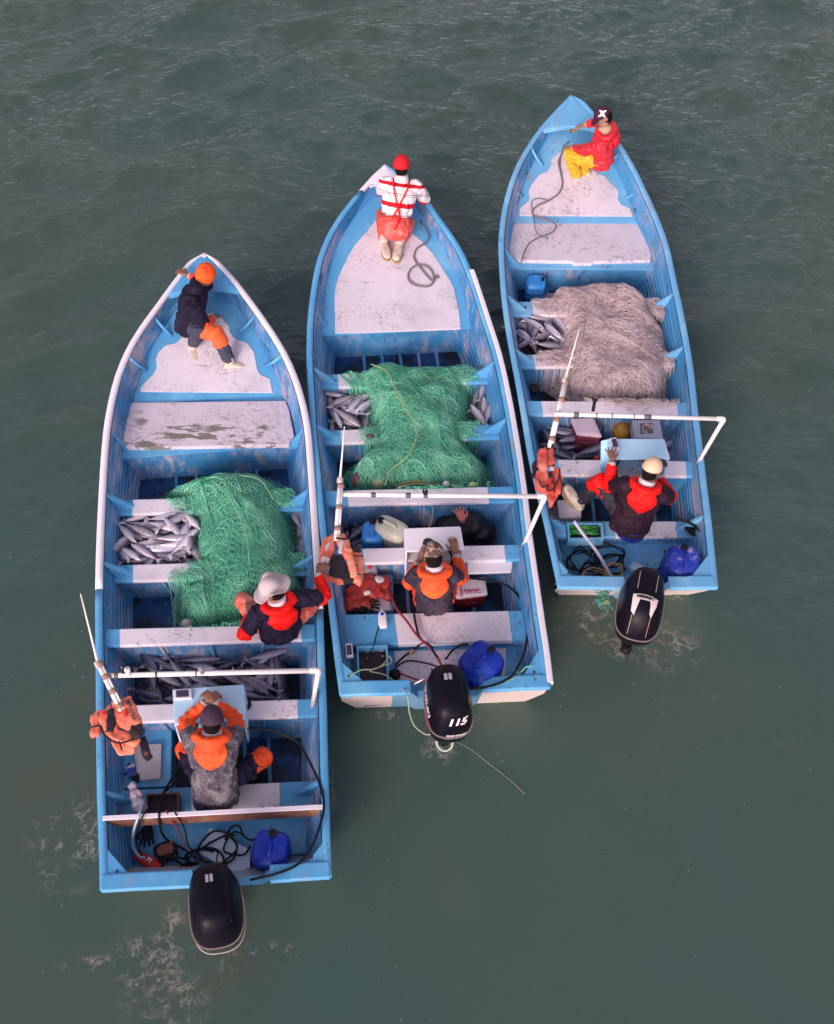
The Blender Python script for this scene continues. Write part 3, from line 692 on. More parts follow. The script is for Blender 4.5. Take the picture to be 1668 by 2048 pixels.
def fish_proto(ln, hgt, name_m):
    """lies on its side: x = length (head at +x), y = back, z = thickness; origin at the middle of the lower flank"""
    mb = MB(); rg = []
    prof = [(-.40, .10, .10), (-.36, .16, .14), (-.25, .38, .4), (-.1, .75, .75), (.05, .98, .98), (.18, 1, 1), (.30, .86, .92), (.39, .62, .74), (.45, .38, .5), (.485, .2, .28), (.5, .06, .1)]
    for x, h, t in prof:
        rg.append([Vector((x*ln, math.cos(a)*h*hgt/2-(.006 if x > .3 else 0)+.02*hgt*math.cos(2*a), math.sin(a)*t*hgt*.30+hgt*.30)) for a in [2*math.pi*k/14 for k in range(14)]])
    mb.rings(rg); body = mb.mesh('body')
    z0 = hgt*.30
    tf = MB(); tf.prism([(-.39*ln, .05*hgt, z0+.003), (-.46*ln, .30*hgt, z0+.003), (-.56*ln, .52*hgt, z0+.003), (-.50*ln, .05*hgt, z0+.003), (-.55*ln, -.48*hgt, z0+.003), (-.46*ln, -.28*hgt, z0+.003), (-.39*ln, -.05*hgt, z0+.003)][::-1], .005)
    df = MB(); df.prism([(.08*ln, .48*hgt, z0+.002), (-.02*ln, .74*hgt, z0+.002), (-.14*ln, .40*hgt, z0+.002), (0, .40*hgt, z0+.002)], .004)
    pf = MB(); pf.prism([(.24*ln, -.05*hgt, hgt*.585), (.15*ln, .06*hgt, hgt*.60), (.10*ln, -.10*hgt, hgt*.585), (.2*ln, -.14*hgt, hgt*.56)], .004)
    ey = MB(); c = Vector((.415*ln, .08*hgt, hgt*.47)); ey.lathe(c, (0, 0, 1), [(-.004, .011), (.004, .010), (.007, .004)], 10)
    return [('body', body), ('tail_fin', tf.mesh('tail_fin')), ('dorsal_fin', df.mesh('dorsal_fin')), ('side_fin', pf.mesh('side_fin')), ('eye', ey.mesh('eye'))]
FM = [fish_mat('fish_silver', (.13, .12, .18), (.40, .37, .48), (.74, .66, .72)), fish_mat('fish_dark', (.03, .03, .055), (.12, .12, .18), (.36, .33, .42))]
eyem = mat('fish_eye', (.02, .015, .02), .15)
PROT = {}
for k in (0, 1):
    for s_, (ln, h) in enumerate(((.43, .098), (.35, .082))):
        pr = fish_proto(ln, h, k)
        for n_, me in pr: me.materials.append(eyem if n_ == 'eye' else FM[k])
        PROT[(k, s_)] = (ln, h, pr)
def fish_label(ln, dx, dy, fu, fv, up_, where):
    hd = {(1, 0): 'forward', (-1, 0): 'aft', (0, 1): 'right', (0, -1): 'left', (1, 1): 'forward right', (1, -1): 'forward left', (-1, 1): 'aft right', (-1, -1): 'aft left'}[(0 if abs(dx) < .38 else (1 if dx > 0 else -1), 0 if abs(dy) < .38 else (1 if dy > 0 else -1))]
    ps = ('aft', 'mid', 'front')[min(2, int(fu*3))]+' '+('left', 'centre', 'right')[min(2, int(fv*3))]
    return '%s %s, %s%s, head %s' % ('long' if ln > .4 else 'short', where, 'upper ' if up_ else 'lower ', ps, hd)
def fish_pile(b, px, zb, n, k, label, group, seed, amin=-3.14, amax=3.14, z0=None):
    rng = random.Random(seed); poly = [tuple(b.uv(P(x, y, zb))) for x, y in px]
    us, vs = [p[0] for p in poly], [p[1] for p in poly]; cell = .03; hm = {}
    pts = []
    cand = 0
    while len(pts) < n and cand < n*30:
        cand += 1
        u, v = rng.uniform(min(us), max(us)), rng.uniform(min(vs), max(vs))
        if float(inpoly(np.array([u]), np.array([v]), poly)[0]) < .03: continue
        if any(math.hypot(u-a, v-c) < .07 for a, c in pts[-6:]): continue
        pts.append((u, v))
    for i, (u, v) in enumerate(pts):
        ln, h, pr = PROT[(k, rng.randrange(2))]; best = None
        for t in range(4):
            an = rng.uniform(amin, amax); dx, dy = math.cos(an), math.sin(an)
            e = [float(inpoly(np.array([u+dx*ln*f]), np.array([v+dy*ln*f]), poly)[0]) for f in (-.5, .48)]
            sc_ = min(e)
            if best is None or sc_ > best[0]: best = (sc_, an)
        an = best[1]; dx, dy = math.cos(an), math.sin(an)
        hs = []
        for f in (-.4, -.2, 0, .2, .4):
            m_ = zb-.12
            for g_ in (-.3, 0, .3): m_ = max(m_, hm.get((round((u+dx*ln*f-dy*h*g_)/cell), round((v+dy*ln*f+dx*h*g_)/cell)), zb-.12))
            hs.append(m_)
        za = max(hs[0], hs[2]-.03, hs[1]); zc = max(hs[4], hs[2]-.03, hs[3]); cap_ = zb+.10
        za, zc = min(za, cap_), min(zc, cap_)
        tilt = math.atan2(zc-za, ln*.8); zm_ = (za+zc)/2
        for f in np.linspace(-.45, .45, 10):
            for g_ in (-.35, -.1, .1, .35):
                kk = (round((u+dx*ln*f-dy*h*g_)/cell), round((v+dy*ln*f+dx*h*g_)/cell)); hm[kk] = max(hm.get(kk, 0), zm_+math.tan(tilt)*ln*f+h*.45*(1-abs(f)))
        p = b.W(u, v, zm_)
        X = Vector((b.a.x*dx+b.n.x*dy, b.a.y*dx+b.n.y*dy, math.tan(tilt))).normalized(); Y = Vector((0, 0, 1)).cross(X).normalized()
        if rng.random() < .5:  Y = -Y
        Z = X.cross(Y).normalized()
        flip = Z.z < 0
        roll = rng.uniform(-.5, .5); 
        if flip: X, Y, Z = X, Y, -Z   # mirrored: the other flank up
        M = Matrix((( X.x, Y.x, Z.x), (X.y, Y.y, Z.y), (X.z, Y.z, Z.z))).to_4x4()
        r = bpy.data.objects.new('fish', None); C.objects.link(r); r.matrix_world = Matrix.Translation(p) @ M @ Matrix.Rotation(roll, 4, 'X'); tag(r, fish_label(ln, dx, dy, (u-min(us))/(max(us)-min(us)), (v-min(vs))/(max(vs)-min(vs)), zm_ > zb+.03, label), 'fish', group)
        for n_, me in pr:
            o = bpy.data.objects.new(n_, me); C.objects.link(o); o.parent = r
def add_backing(b, px, z, m):
    mb = MB(); mb.prism([P(x, y, z) for x, y in px], .02); obj('backing_sheet', mb, m, b.root)
backing_m = mat('bloody_slime', (.05, .03, .04), .25, [((.14, .05, .06), 14, .5, .7), ((.2, .16, .2), 40, .6, .75)], (40, .5))  # dark mottled sheet added under the fish to hide the blue floor
for b, px, z in ((L, [(236,1036),(605,1028),(612,1122),(236,1132)], .16), (L, [(275,1316),(575,1310),(578,1412),(278,1416)], .10), (Mb, [(650,784),(975,772),(985,850),(654,862)], .16), (Mb, [(690,1030),(985,1026),(1000,1092),(700,1098)], .10), (Rb, [(1026,636),(1345,634),(1352,706),(1040,710)], .16), (Rb, [(1066,850),(1360,850),(1380,920),(1082,920)], .10)):
    add_backing(b, px, z, backing_m)
fish_pile(L, [(236,1040),(400,1036),(400,1122),(236,1130)], .30, 50, 0, 'silvery fish left of left boat net', 'fish left of the net in the left boat', 11)
fish_pile(L, [(582,1030),(606,1030),(614,1118),(596,1118)], .28, 9, 0, 'fish right of left boat net', 'fish right of the net in the left boat', 12, -.4, .4)
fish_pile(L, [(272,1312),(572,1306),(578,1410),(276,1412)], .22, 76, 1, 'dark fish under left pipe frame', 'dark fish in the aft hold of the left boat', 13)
fish_pile(Mb, [(654,788),(745,784),(745,858),(656,860)], .30, 26, 0, 'silvery fish left of middle net', 'fish left of the net in the middle boat', 14)
fish_pile(Mb, [(948,775),(975,774),(982,842),(952,846)], .28, 9, 0, 'fish right of middle net', 'fish right of the net in the middle boat', 15, -.5, .5)
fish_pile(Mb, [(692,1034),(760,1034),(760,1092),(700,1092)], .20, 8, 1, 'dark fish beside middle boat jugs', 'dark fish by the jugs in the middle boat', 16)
fish_pile(Rb, [(1028,636),(1128,640),(1140,700),(1040,706)], .30, 26, 0, 'silvery fish left of pinkish net', 'fish left of the net in the right boat', 17)
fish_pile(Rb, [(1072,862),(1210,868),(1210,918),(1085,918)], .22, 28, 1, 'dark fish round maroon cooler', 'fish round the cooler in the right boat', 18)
fish_pile(Rb, [(1325,870),(1358,872),(1372,916),(1336,914)], .24, 4, 0, 'pale fish right of right console', 'pale fish by the console in the right boat', 19)
# ------------------------------------------------------------------ props
UP = Vector((0, 0, 1))
def A3(b): return Vector((*b.a, 0))
def N3(b): return Vector((*b.n, 0))
pvc = mat('pvc_pipe', (.82, .76, .72), .35, [((.6, .5, .42), 5, .6, .8)], (40, .05))
black = mat('black_plastic', (.012, .010, .014), .4, spec=.2)
rubber = mat('black_rubber', (.010, .010, .014), .45, spec=.2)
steel = mat('stainless', (.5, .48, .48), .3, metal=.8)
CNT = {}
def zfor(base, x, y):
    best = min(((P(x, y, z).xy-base.xy).length, z) for z in np.linspace(base.z, base.z+3, 120)); return best[1]
def supersec(c, X, Y, a, b_, n=20, e=3.5):
    out = []; X = Vector(X).normalized(); Y = Vector(Y).normalized()
    for k in range(n):
        t = 2*math.pi*k/n; cx, sx = math.cos(t), math.sin(t)
        out.append(c+X*(math.copysign(abs(cx)**(2/e), cx)*a)+Y*(math.copysign(abs(sx)**(2/e), sx)*b_))
    return out
def jug(base, up, X, sx, sy, sz, m, label, cat, name='jerry_can', capc=None, capoff=.3, ridged=False, handle=True, neck=.03):
    """rounded plastic can; up = axis, X = direction of the carrying handle"""
    up = Vector(up).normalized(); X = Vector(X); X = (X-up*X.dot(up)).normalized(); Y = up.cross(X)
    base = Vector(base); r = empty(name, base, label, cat)
    mb = MB(); rg = []
    for h, k in ((0, .80), (.02, .93), (.05, 1), (.35, 1), (.37, .975), (.40, .975), (.42, 1), (.70, 1), (.72, .975), (.75, .975), (.77, .99), (.88, .96), (.95, .84), (.985, .66), (1, .45)):
        rg.append(supersec(base+up*(h*sz), X, Y, sx/2*k, sy/2*k))
    mb.rings(rg); obj('can_body', mb, m, r)
    if handle:
        mb = MB(); t = base+up*(sz*.98)
        mb.tube(spline([t-X*sx*.30-up*.01, t-X*sx*.22+up*.035, t+up*.042, t+X*sx*.12+up*.035, t+X*sx*.16-up*.01], 4), .014, 8); obj('handle', mb, m, r)
    mb = MB(); t = base+up*(sz*.97)+X*sx*capoff
    mb.lathe(t, up, [(-.01, neck), (.02, neck), (.022, neck*1.12), (.045, neck*1.12), (.05, neck*.9)], 16); obj('cap', mb, capc or black, r)
    return r
bluecan = mat('blue_drum', (.004, .028, .36), .38, [((.03, .09, .52), 7, .5, .7), ((.42, .42, .60), 22, .66, .74)], (20, .3))
bluecan2 = mat('blue_drum_dirty', (.015, .04, .36), .45, [((.05, .10, .50), 7, .5, .7), ((.42, .36, .55), 9, .55, .75), ((.45, .30, .35), 20, .62, .72)], (20, .3))
b = L
jug(P(545, 1715, .21), (.05, -.15, 1), (.1, 1, 0), .30, .30, .40, bluecan, 'blue plastic fuel can right of the outboard in the left boat', 'fuel can', capoff=.36)
jug(P(958, 1345, .29), (0, -.25, 1), (.6, .7, 0), .36, .36, .42, bluecan, 'blue round fuel drum with black cap in the stern of the middle boat', 'fuel can', capoff=.34)
jug(P(1352, 1150, .23), (0, -.2, 1), (0, 1, 0), .34, .34, .40, bluecan2, 'scuffed blue fuel drum in the stern of the right boat', 'fuel can', capoff=.34)
lightblue = mat('jug_lightblue', (.03, .22, .62), .35, [((.1, .35, .7), 8, .5, .7)])
jug(P(746, 1100, .12), (0, -.05, 1), (0, 1, 0), .26, .22, .38, lightblue, 'bright blue jug beside the white jug in the middle boat', 'jug', 'plastic_jug')
jug(P(1068, 592, .10), (0, -.1, 1), (1, 0, 0), .24, .24, .28, lightblue, 'square light blue container at the front left of the pinkish net', 'container', 'plastic_jug', handle=False, neck=.015)
transl = mat('jug_white', (.55, .54, .44), .35, [((.35, .34, .24), 3, .5, .75)])
jug(P(786, 1096, .10), (-.05, -.12, 1), (.85, -.45, 0), .36, .24, .46, transl, 'big yellowish white jerry can leaning in the middle boat', 'jerry can', capoff=-.3)
jug(P(741, 1160, .14), (0, -.1, 1), (0, 1, 0), .15, .15, .26, mat('jug_grey', (.5, .45, .5), .3), 'small greyish water jug beside the red jacket in the middle boat', 'jug', 'plastic_jug', mat('redcap', (.6, .03, .03), .4), 0, neck=.02, handle=False)
# white oil bottle with blue disc
r = empty('oil_bottle', P(765, 1240, .43), 'white bottle with blue cap lying on the blue bench end', 'bottle')
X, Y = N3(Mb), A3(Mb); c = P(765, 1240, .47); mb = MB()
mb.rings([supersec(c-Y*.075+Y*t, X, UP, .042*k, .026*k, 16, 4) for t, k in ((-.01, .7), (0, .9), (.01, 1), (.12, .98), (.15, .75), (.17, .4), (.175, .25), (.20, .24), (.202, .1))]); obj('bottle_body', mb, mat('bottle_white', (.85, .80, .86), .3), r)
mb = MB(); mb.lathe(c+Y*.05+UP*.018, UP, [(0, .017), (.010, .017), (.012, .01)], 16); obj('label_disc', mb, mat('disc_blue', (.01, .03, .6), .4), r)

for bb in (L, Mb, Rb):
    z = bb.g(bb.L); c = bb.W(bb.L-.03, 0, z-.012); mb = MB(); mb.rings([[c+Vector((math.cos(a)*.032*math.cos(t), math.sin(a)*.045*math.cos(t), math.sin(t)*.014)) for a in [2*math.pi*k/14 for k in range(14)]] for t in np.linspace(-1.5, 1.5, 7)]); obj('stem_cap', mb, WC if bb is not Rb else blue(2), bb.root)
# ---- outboards
cowlm = mat('cowl_black', (.006, .005, .011), .33, [((.016, .009, .012), 5, .5, .75), ((.07, .04, .035), 30, .66, .74)], (12, .10), spec=.11)
def outboard(b, px, py, z0, ang, sz, label, decal, prof=None, wide=1.0):
    """px,py: centre of the cowl at height z0; ang: turn of the engine, degrees clockwise"""
    base = P(px, py, z0); f = (A3(b) @ Matrix.Rotation(R_(ang), 3, 'Z')); sd = f.cross(UP)
    a, w = sz; r = empty('outboard_motor', Vector((base.x, base.y, .0)), label, 'outboard motor')
    prof = prof or [(0, .74, .80, .0), (.03, .84, .9, 0), (.12, .93, .97, 0), (.22, 1, 1, 0), (.24, 1.015, 1.015, 0), (.26, .99, .99, 0), (.38, .97, .93, .01), (.47, .90, .84, .02), (.53, .78, .70, .03), (.565, .60, .50, .035), (.58, .35, .25, .04), (.582, .05, .05, .04)]
    mb = MB(); rg = []
    for h, ka, kb, off in prof:
        rg.append(supersec(base+UP*h+f*(off*a*2), f, sd, a*ka, w*kb, 32, 2.9))
    mb.rings(rg); cw = obj('cowl', mb, cowlm, r)
    sub = cw.modifiers.new('s', 'SUBSURF'); sub.levels = 1; sub.render_levels = 1
    mb = MB(); rg = [supersec(base+UP*(.245)+f*0, f, sd, a*1.03, w*1.03, 32, 2.9), supersec(base+UP*(.255), f, sd, a*1.035, w*1.035, 32, 2.9)]
    mb.rings(rg); obj('cowl_seam', mb, mat('seam', (.30, .22, .20), .5), r)
    for ks in (-1, 1):
        mb = MB(); mb.tube([base+f*t+sd*(ks*w*.62)+UP*(.505-.25*abs(t)**1.6) for t in np.linspace(-.20, .24, 9)], .007, 6); obj('cowl_ridge', mb, cowlm, r)
    mb = MB(); mb.rings([supersec(base+UP*h+f*(.06-h*.22), f, sd, a*k, w*k2, 18, 3) for h, k, k2 in ((.02, .6, .7), (-.2, .34, .42), (-.5, .28, .30), (-.9, .26, .2))]); obj('leg_housing', mb, black, r)
    mb = MB(); mb.box(base-UP*.75+f*.16, .10, .5, .3, sd, UP, f); obj('lower_unit', mb, black, r, .03)
    mb = MB()
    mb.box(base+f*(a*1.0-.02)-UP*.06, .20, .22, .20, sd, f, UP); obj('transom_bracket', mb, mat('bracket', (.05, .05, .07), .4), r, .02)
    mb = MB(); mb.tube([base+f*(a*.9)+sd*.0+UP*.02, base+f*(a+.10)-sd*.16+UP*.03, base+f*(a+.05)-sd*.26+UP*.03], .012, 6); obj('steering_arm', mb, steel, r)
    dg = bpy.context.evaluated_depsgraph_get(); me = cw.evaluated_get(dg).to_mesh(); bv = BVHTree.FromPolygons([v.co+Vector(r['_base']) for v in me.vertices], [tuple(p.vertices) for p in me.polygons]); cw.evaluated_get(dg).to_mesh_clear()
    return r, cw, bv, f, sd, base, a, w
def text_mesh(s, size, shear=0, bold=0, ext=0, align='CENTER'):
    cu = bpy.data.curves.new('t', 'FONT'); cu.body = s; cu.size = size; cu.shear = shear; cu.offset = bold; cu.align_x = align; cu.align_y = 'CENTER'; cu.extrude = ext
    o = bpy.data.objects.new('t', cu); C.objects.link(o); dg = bpy.context.evaluated_depsgraph_get(); me = bpy.data.meshes.new_from_object(o.evaluated_get(dg)); bpy.data.objects.remove(o); return me
def stick(bv, me_or_pts, c, X, Y, m, root, name='lettering', off=.004, sx=1):
    """project flat marks onto the surface of the body behind them"""
    X, Y = Vector(X).normalized(), Vector(Y).normalized(); Z = X.cross(Y).normalized()
    me = me_or_pts
    if isinstance(me, MB): me = me.mesh(name)
    if bv:
        import bmesh
        bm = bmesh.new(); bm.from_mesh(me)
        bmesh.ops.triangulate(bm, faces=bm.faces)
        for _ in range(2 if len(bm.edges) < 400 else 0): bmesh.ops.subdivide_edges(bm, edges=[e for e in bm.edges if e.calc_length() > .02], cuts=1)
        bm.to_mesh(me); bm.free()
    for v in me.vertices:
        p = Vector(c)+X*v.co.x*sx+Y*v.co.y
        if bv:
            hit = bv.ray_cast(p+Z*.5, -Z)
            if hit[0] is not None: p = hit[0]+hit[1]*off if hit[1].dot(Z) > 0 else hit[0]-hit[1]*off
        else: p = p+Z*(v.co.z+off)
        v.co = p
    me.name = name; me.update(); return obj(name, me, m, root)
def quadmb(pts, n=1):
    mb = MB(); mb.add([(x, y, 0) for x, y in pts], [tuple(range(len(pts)))]); return mb
dw = mat('decal_white', (.80, .74, .74), .4); dr = mat('decal_red', (.5, .02, .06), .4); dg_ = mat('decal_grey', (.38, .36, .40), .5); dk = mat('decal_dark', (.03, .03, .04), .5)
# left: plain cowl with a small worn sticker and white seam
r, cw, bv, f, sd, base, a, w_ = outboard(L, 440, 1838, .56, -4, (.295, .20), 'plain black outboard with a worn sticker on the left boat', None)
for k, x in enumerate((-.02, .012)):
    stick(bv, quadmb([(-.011, -.03), (.011, -.03), (.011, .03), (-.011, .03)]), base+UP*.6+f*.12+sd*x, sd, f, dg_, r, 'sticker')
mb = MB(); mb.tube(supersec(base+UP*.11, f, sd, .292, .200, 40, 2.9)[8:33], .005, 5); obj('seam_trim', mb, mat('trim', (.5, .42, .38), .6), r)
# middle
r, cw, bv, f, sd, base, a, w_ = outboard(Mb, 894, 1438, .56, 0, (.295, .20), 'black outboard marked 115 on the middle boat', None)
aft = (f*-.42+UP*.9).normalized()
bm_ = text_mesh('115', .095, .25, .004); stick(bv, bm_, base+f*-.20+UP*.40+sd*.035, sd, (f*.55+UP*.83), dw, r, sx=1.15)
stick(bv, text_mesh('FOUR STROKE', .026, .2, .001), base+f*-.24+UP*.24+sd*.035, sd, (f*.5+UP*.86), dw, r)
stick(bv, quadmb([(-.10, -.002), (.10, -.002), (.10, .002), (-.10, .002)]), base+f*-.25+UP*.20+sd*.035, sd, (f*.5+UP*.86), dw, r, 'stripe')
stick(bv, text_mesh('SUZUKI', .085, .2, .003), base-sd*.19+UP*.36-f*.0, -f, (sd*.55+UP*.8), dw, r)
for k, hh in enumerate((.30, .20)):
    stick(bv, quadmb([(-.16+.05*k, -.008), (.20, -.018), (.20, -.004), (-.16+.05*k, .006)]), base-sd*.2+UP*hh, -f, (sd*.5+UP*.85), dr, r, 'stripe')
for k, x in enumerate((-.025, .012)):
    stick(bv, quadmb([(-.014, -.03), (.014, -.035), (.016, .03), (-.012, .03)]), base+UP*.6+f*.10+sd*x, sd, f, dg_, r, 'sticker')
# right
r, cw, bv, f, sd, base, a, w_ = outboard(Rb, 1270, 1248, .56, 16, (.33, .205), 'black outboard with silver emblem plate on the right boat', None,
   [(0, .70, .76, .05), (.03, .8, .86, .04), (.12, .93, .97, 0), (.22, 1, 1, 0), (.24, 1.01, 1.01, 0), (.30, .99, .97, .0), (.40, .93, .90, .02), (.47, .84, .80, .05), (.53, .70, .66, .08), (.565, .52, .46, .11), (.58, .30, .22, .12), (.582, .05, .05, .12)])
silver = mat('emblem_silver', (.62, .54, .52), .35)
k8 = .78
pl = MB(); pl.add([(-.13, -.12, 0), (-.09, -.16, 0), (-.07, -.06, 0), (-.058, .0, 0), (.058, .0, 0), (.07, -.06, 0), (.075, -.12, 0), (.10, -.15, 0), (.135, -.02, 0), (.14, .06, 0), (-.14, .06, 0), (-.14, 0, 0)], [(0, 1, 2, 11), (2, 3, 10, 11), (3, 4, 9, 10), (4, 5, 8, 9), (5, 6, 7, 8)])
pl.v = [V8*k8 for V8 in pl.v]
stick(bv, pl, base-f*.10+UP*.55+sd*.01, sd, f, silver, r, 'emblem_plate')
stick(bv, text_mesh('MERCURY', .034, 0, .0015), base-f*.076+UP*.55+sd*.01, sd, f, dk, r, off=.007)
for x in (-.075, .085):
    stick(bv, quadmb([(-.003, -.10), (.003, -.10), (.003, .09), (-.003, .09)]), base+f*.10+UP*.6+sd*x, sd, f, dg_, r, 'stripe')
    stick(bv, quadmb([(-.002, -.07), (.002, -.07), (.002, .07), (-.002, .07)]), base-f*.27+UP*.4+sd*x, sd, f+UP*.3, mat('gold', (.5, .3, .16), .4), r, 'stripe')

# ---- consoles
def panel(name, pts, th, m, par, bevel=.006):
    mb = MB(); nr = (Vector(pts[1])-Vector(pts[0])).cross(Vector(pts[2])-Vector(pts[0])).normalized()
    mb.prism(pts, th, down=-nr if nr.z > 0 or abs(nr.z) < .3 else nr); return obj(name, mb, m, par, bevel)
def console(b, tl, tr, br, bl, z, m, label, shelf, zb=.50):
    A, B, D, E_ = P(*tl, z), P(*tr, z), P(*br, z), P(*bl, z)
    r = empty('console', (A+B+D+E_)/4*1-UP*(z-zb), label, 'steering console')
    panel('console_top', [A, B, D, E_], .022, m, r, .01)
    ax = A3(b)
    for p, q in ((A, E_), (B, D)):
        o = (B-A).normalized()*(.012 if p is A else -.012)
        panel('side_panel', [p+o-UP*.024, q+o-UP*.024+ax*.01, q+o-UP*(z-zb)*1.0, p+o-UP*(z-zb)], .016, m, r, .003)
    panel('front_panel', [A-UP*.024, B-UP*.024, B-UP*(z-zb), A-UP*(z-zb)], .016, m, r, .003)
    panel('shelf', [A-UP*(.2), B-UP*.2, D+ax*.03-UP*.2, E_+ax*.03-UP*.2], .014, m, r, .003)
    return r, A, B, D, E_
cb = mat('console_blue', (.42, .64, .80), .4, [((.62, .68, .76), 4, .52, .7), ((.3, .5, .66), 14, .62, .8)], (40, .1))
cwht = mat('console_white', (.82, .77, .82), .4, [((.6, .54, .56), 12, .64, .8)], (40, .1))
cb2 = mat('console_skyblue', (.40, .66, .86), .35, [((.5, .72, .88), 4, .5, .75), ((.1, .1, .14), 40, .72, .78)], (40, .1))
con_l = console(L, (345, 1378), (488, 1368), (492, 1440), (349, 1450), .92, cb, 'pale blue console with a white gauge in the left boat', True)
con_m = console(Mb, (809, 1056), (921, 1052), (929, 1098), (812, 1103), .96, cwht, 'white open-backed console in the middle boat', True)
con_r = console(Rb, (1214, 877), (1329, 877), (1341, 917), (1224, 918), .96, cb2, 'sky blue console with a gauge in the right boat', True)
# slanted left wing of the right console
mb = MB(); mb.prism([P(1202, 882, .95), P(1222, 877, .96), P(1226, 916, .96), P(1210, 962, .58), P(1201, 935, .72)], .012); obj('wing_panel', mb, cb2, con_r[0], .004)
mb = MB(); mb.prism([P(810, 1060, .93), P(813, 1102, .94), P(812, 1150, .60), P(809, 1135, .60)], .012); obj('wing_panel', mb, cwht, con_m[0], .004)
def gauge(b, quad, z, label, th=.035):
    q = [P(x, y, z+th) for x, y in quad]; c = sum(q, Vector())/4; r = empty('gauge', c-UP*th, label, 'display')
    mb = MB(); mb.prism(q, th); obj('housing', mb, mat('gauge_white', (.72, .66, .74), .4), r, .006)
    mb = MB(); mb.prism([c+(p-c)*.68+UP*.006 for p in q], .008); obj('screen', mb, mat('gauge_screen', (.05, .045, .08), .15), r)
    return r
gauge(L, [(346, 1379), (382, 1377), (384, 1396), (347, 1398)], .92, 'white framed display on the pale blue console')
gauge(Rb, [(1219, 876), (1233, 874), (1240, 897), (1226, 898)], .96, 'white framed display on the sky blue console')
gauge(Mb, [(690, 1287), (704, 1286), (707, 1313), (692, 1315)], .50, 'white framed display standing by the battery box')
# steering wheels
for (px, py, z, lab) in ((1262, 940, .84, 'black steering wheel under the sky blue console'), (872, 1120, .84, 'black steering wheel under the white console'), (428, 1462, .80, 'black steering wheel under the pale blue console')):
    c = P(px, py, z); r = empty('steering_wheel', c, lab, 'steering wheel'); ax = Vector((0, -.7, .7)); a_ = ax.orthogonal().normalized(); b_ = ax.normalized().cross(a_)
    mb = MB(); pts = [c+(a_*math.cos(t)+b_*math.sin(t))*.15 for t in np.linspace(0, 2*math.pi, 25)]; mb.tube(pts, .011, 7); obj('rim', mb, black, r)
    for t in (0, 2.1, 4.2): mb = MB(); mb.tube([c, c+(a_*math.cos(t)+b_*math.sin(t))*.15], .008, 5); obj('spoke', mb, steel, r)

# ---- PVC frames
def frame(b, left, corner, foot, zf_, label, clips=(), zt=None, r0=.022):
    base = P(*foot, zf_); z = zt or zfor(base, *corner); K = P(*corner, z); Lf = P(*left, z)
    print('frame z', round(z, 2), (K.xy-base.xy).length)
    r = empty('pipe_frame', base, label, 'pipe frame')
    mb = MB(); mb.tube([Lf, K+(Lf-K).normalized()*.04], r0, 12); obj('crossbar', mb, pvc, r)
    mb = MB(); mb.tube(spline([K+(Lf-K).normalized()*.07, K+(Lf-K).normalized()*.015, K+(base-K).normalized()*.015, K+(base-K).normalized()*.07], 5), r0*1.18, 12); obj('elbow', mb, pvc, r)
    mb = MB(); mb.tube([K+(base-K).normalized()*.04, base], r0*.96, 12); obj('upright', mb, pvc, r)
    d = (K-Lf)
    for f0, w0 in clips:
        p = Lf+d*f0; mb = MB(); mb.tube([p-d.normalized()*w0/2, p+d.normalized()*w0/2], r0*1.15, 10); obj('tape_band', mb, mat('tape', (.12, .11, .13), .5), r)
    # left foot goes down to the thwart
    fl = Vector((Lf.x, Lf.y, zf_))
    return r, Lf, K, z
fr = frame(L, (218, 1351), (637, 1341), (625, 1412), .53, 'white pipe frame over the fish hold of the left boat', [(.035, .03), (.225, .02), (.415, .012)], zt=1.15)
FL = fr
fm_ = frame(Mb, (681, 989), (1090, 993), (1043, 1100), .51, 'white pipe frame reaching past the right side of the middle boat', [(.16, .045), (.33, .05), (.415, .04)], zt=1.15)
frr = frame(Rb, (1108, 828), (1448, 838), (1390, 936), .51, 'white pipe frame reaching past the right side of the right boat', [(.13, .05), (.25, .012), (.34, .012), (.47, .01), (.55, .07)], zt=1.15)
def fitting(p, label, m1, h=.10, tilt=Vector((0, 0, 1)), lamp=True):
    r = empty('lamp_fitting', p, label, 'lamp'); mb = MB(); mb.tube([p, p+tilt*h], .017, 10); obj('stub', mb, m1, r)
    mb = MB(); mb.lathe(p+tilt*h, tilt, [(0, .018), (.008, .026), (.03, .026), (.04, .012)], 12); obj('cup', mb, m1, r); 
    mb = MB(); mb.lathe(p+tilt*(h+.042), tilt, [(0, .010), (.006, .008)], 10); obj('lens', mb, steel, r); return r
fitting(P(258, 1349, 1.17), 'short white pipe stub standing on the left end of the crossbar', pvc, .06)
fitting(P(247, 1345, 1.16), 'round black lamp clipped to the left end of the crossbar', black, .04)
fitting(P(404, 1346, 1.17), 'grey clamp light at the middle of the left boat crossbar', mat('clampgrey', (.25, .22, .22), .5), .05)
fitting(P(1186, 822, 1.17), 'black lamp on a short white pipe over the pinkish net', black, .10, Vector((.05, .4, .9)).normalized())
fitting(P(850, 988, 1.17), 'small black clip light on the middle boat crossbar', black, .02)
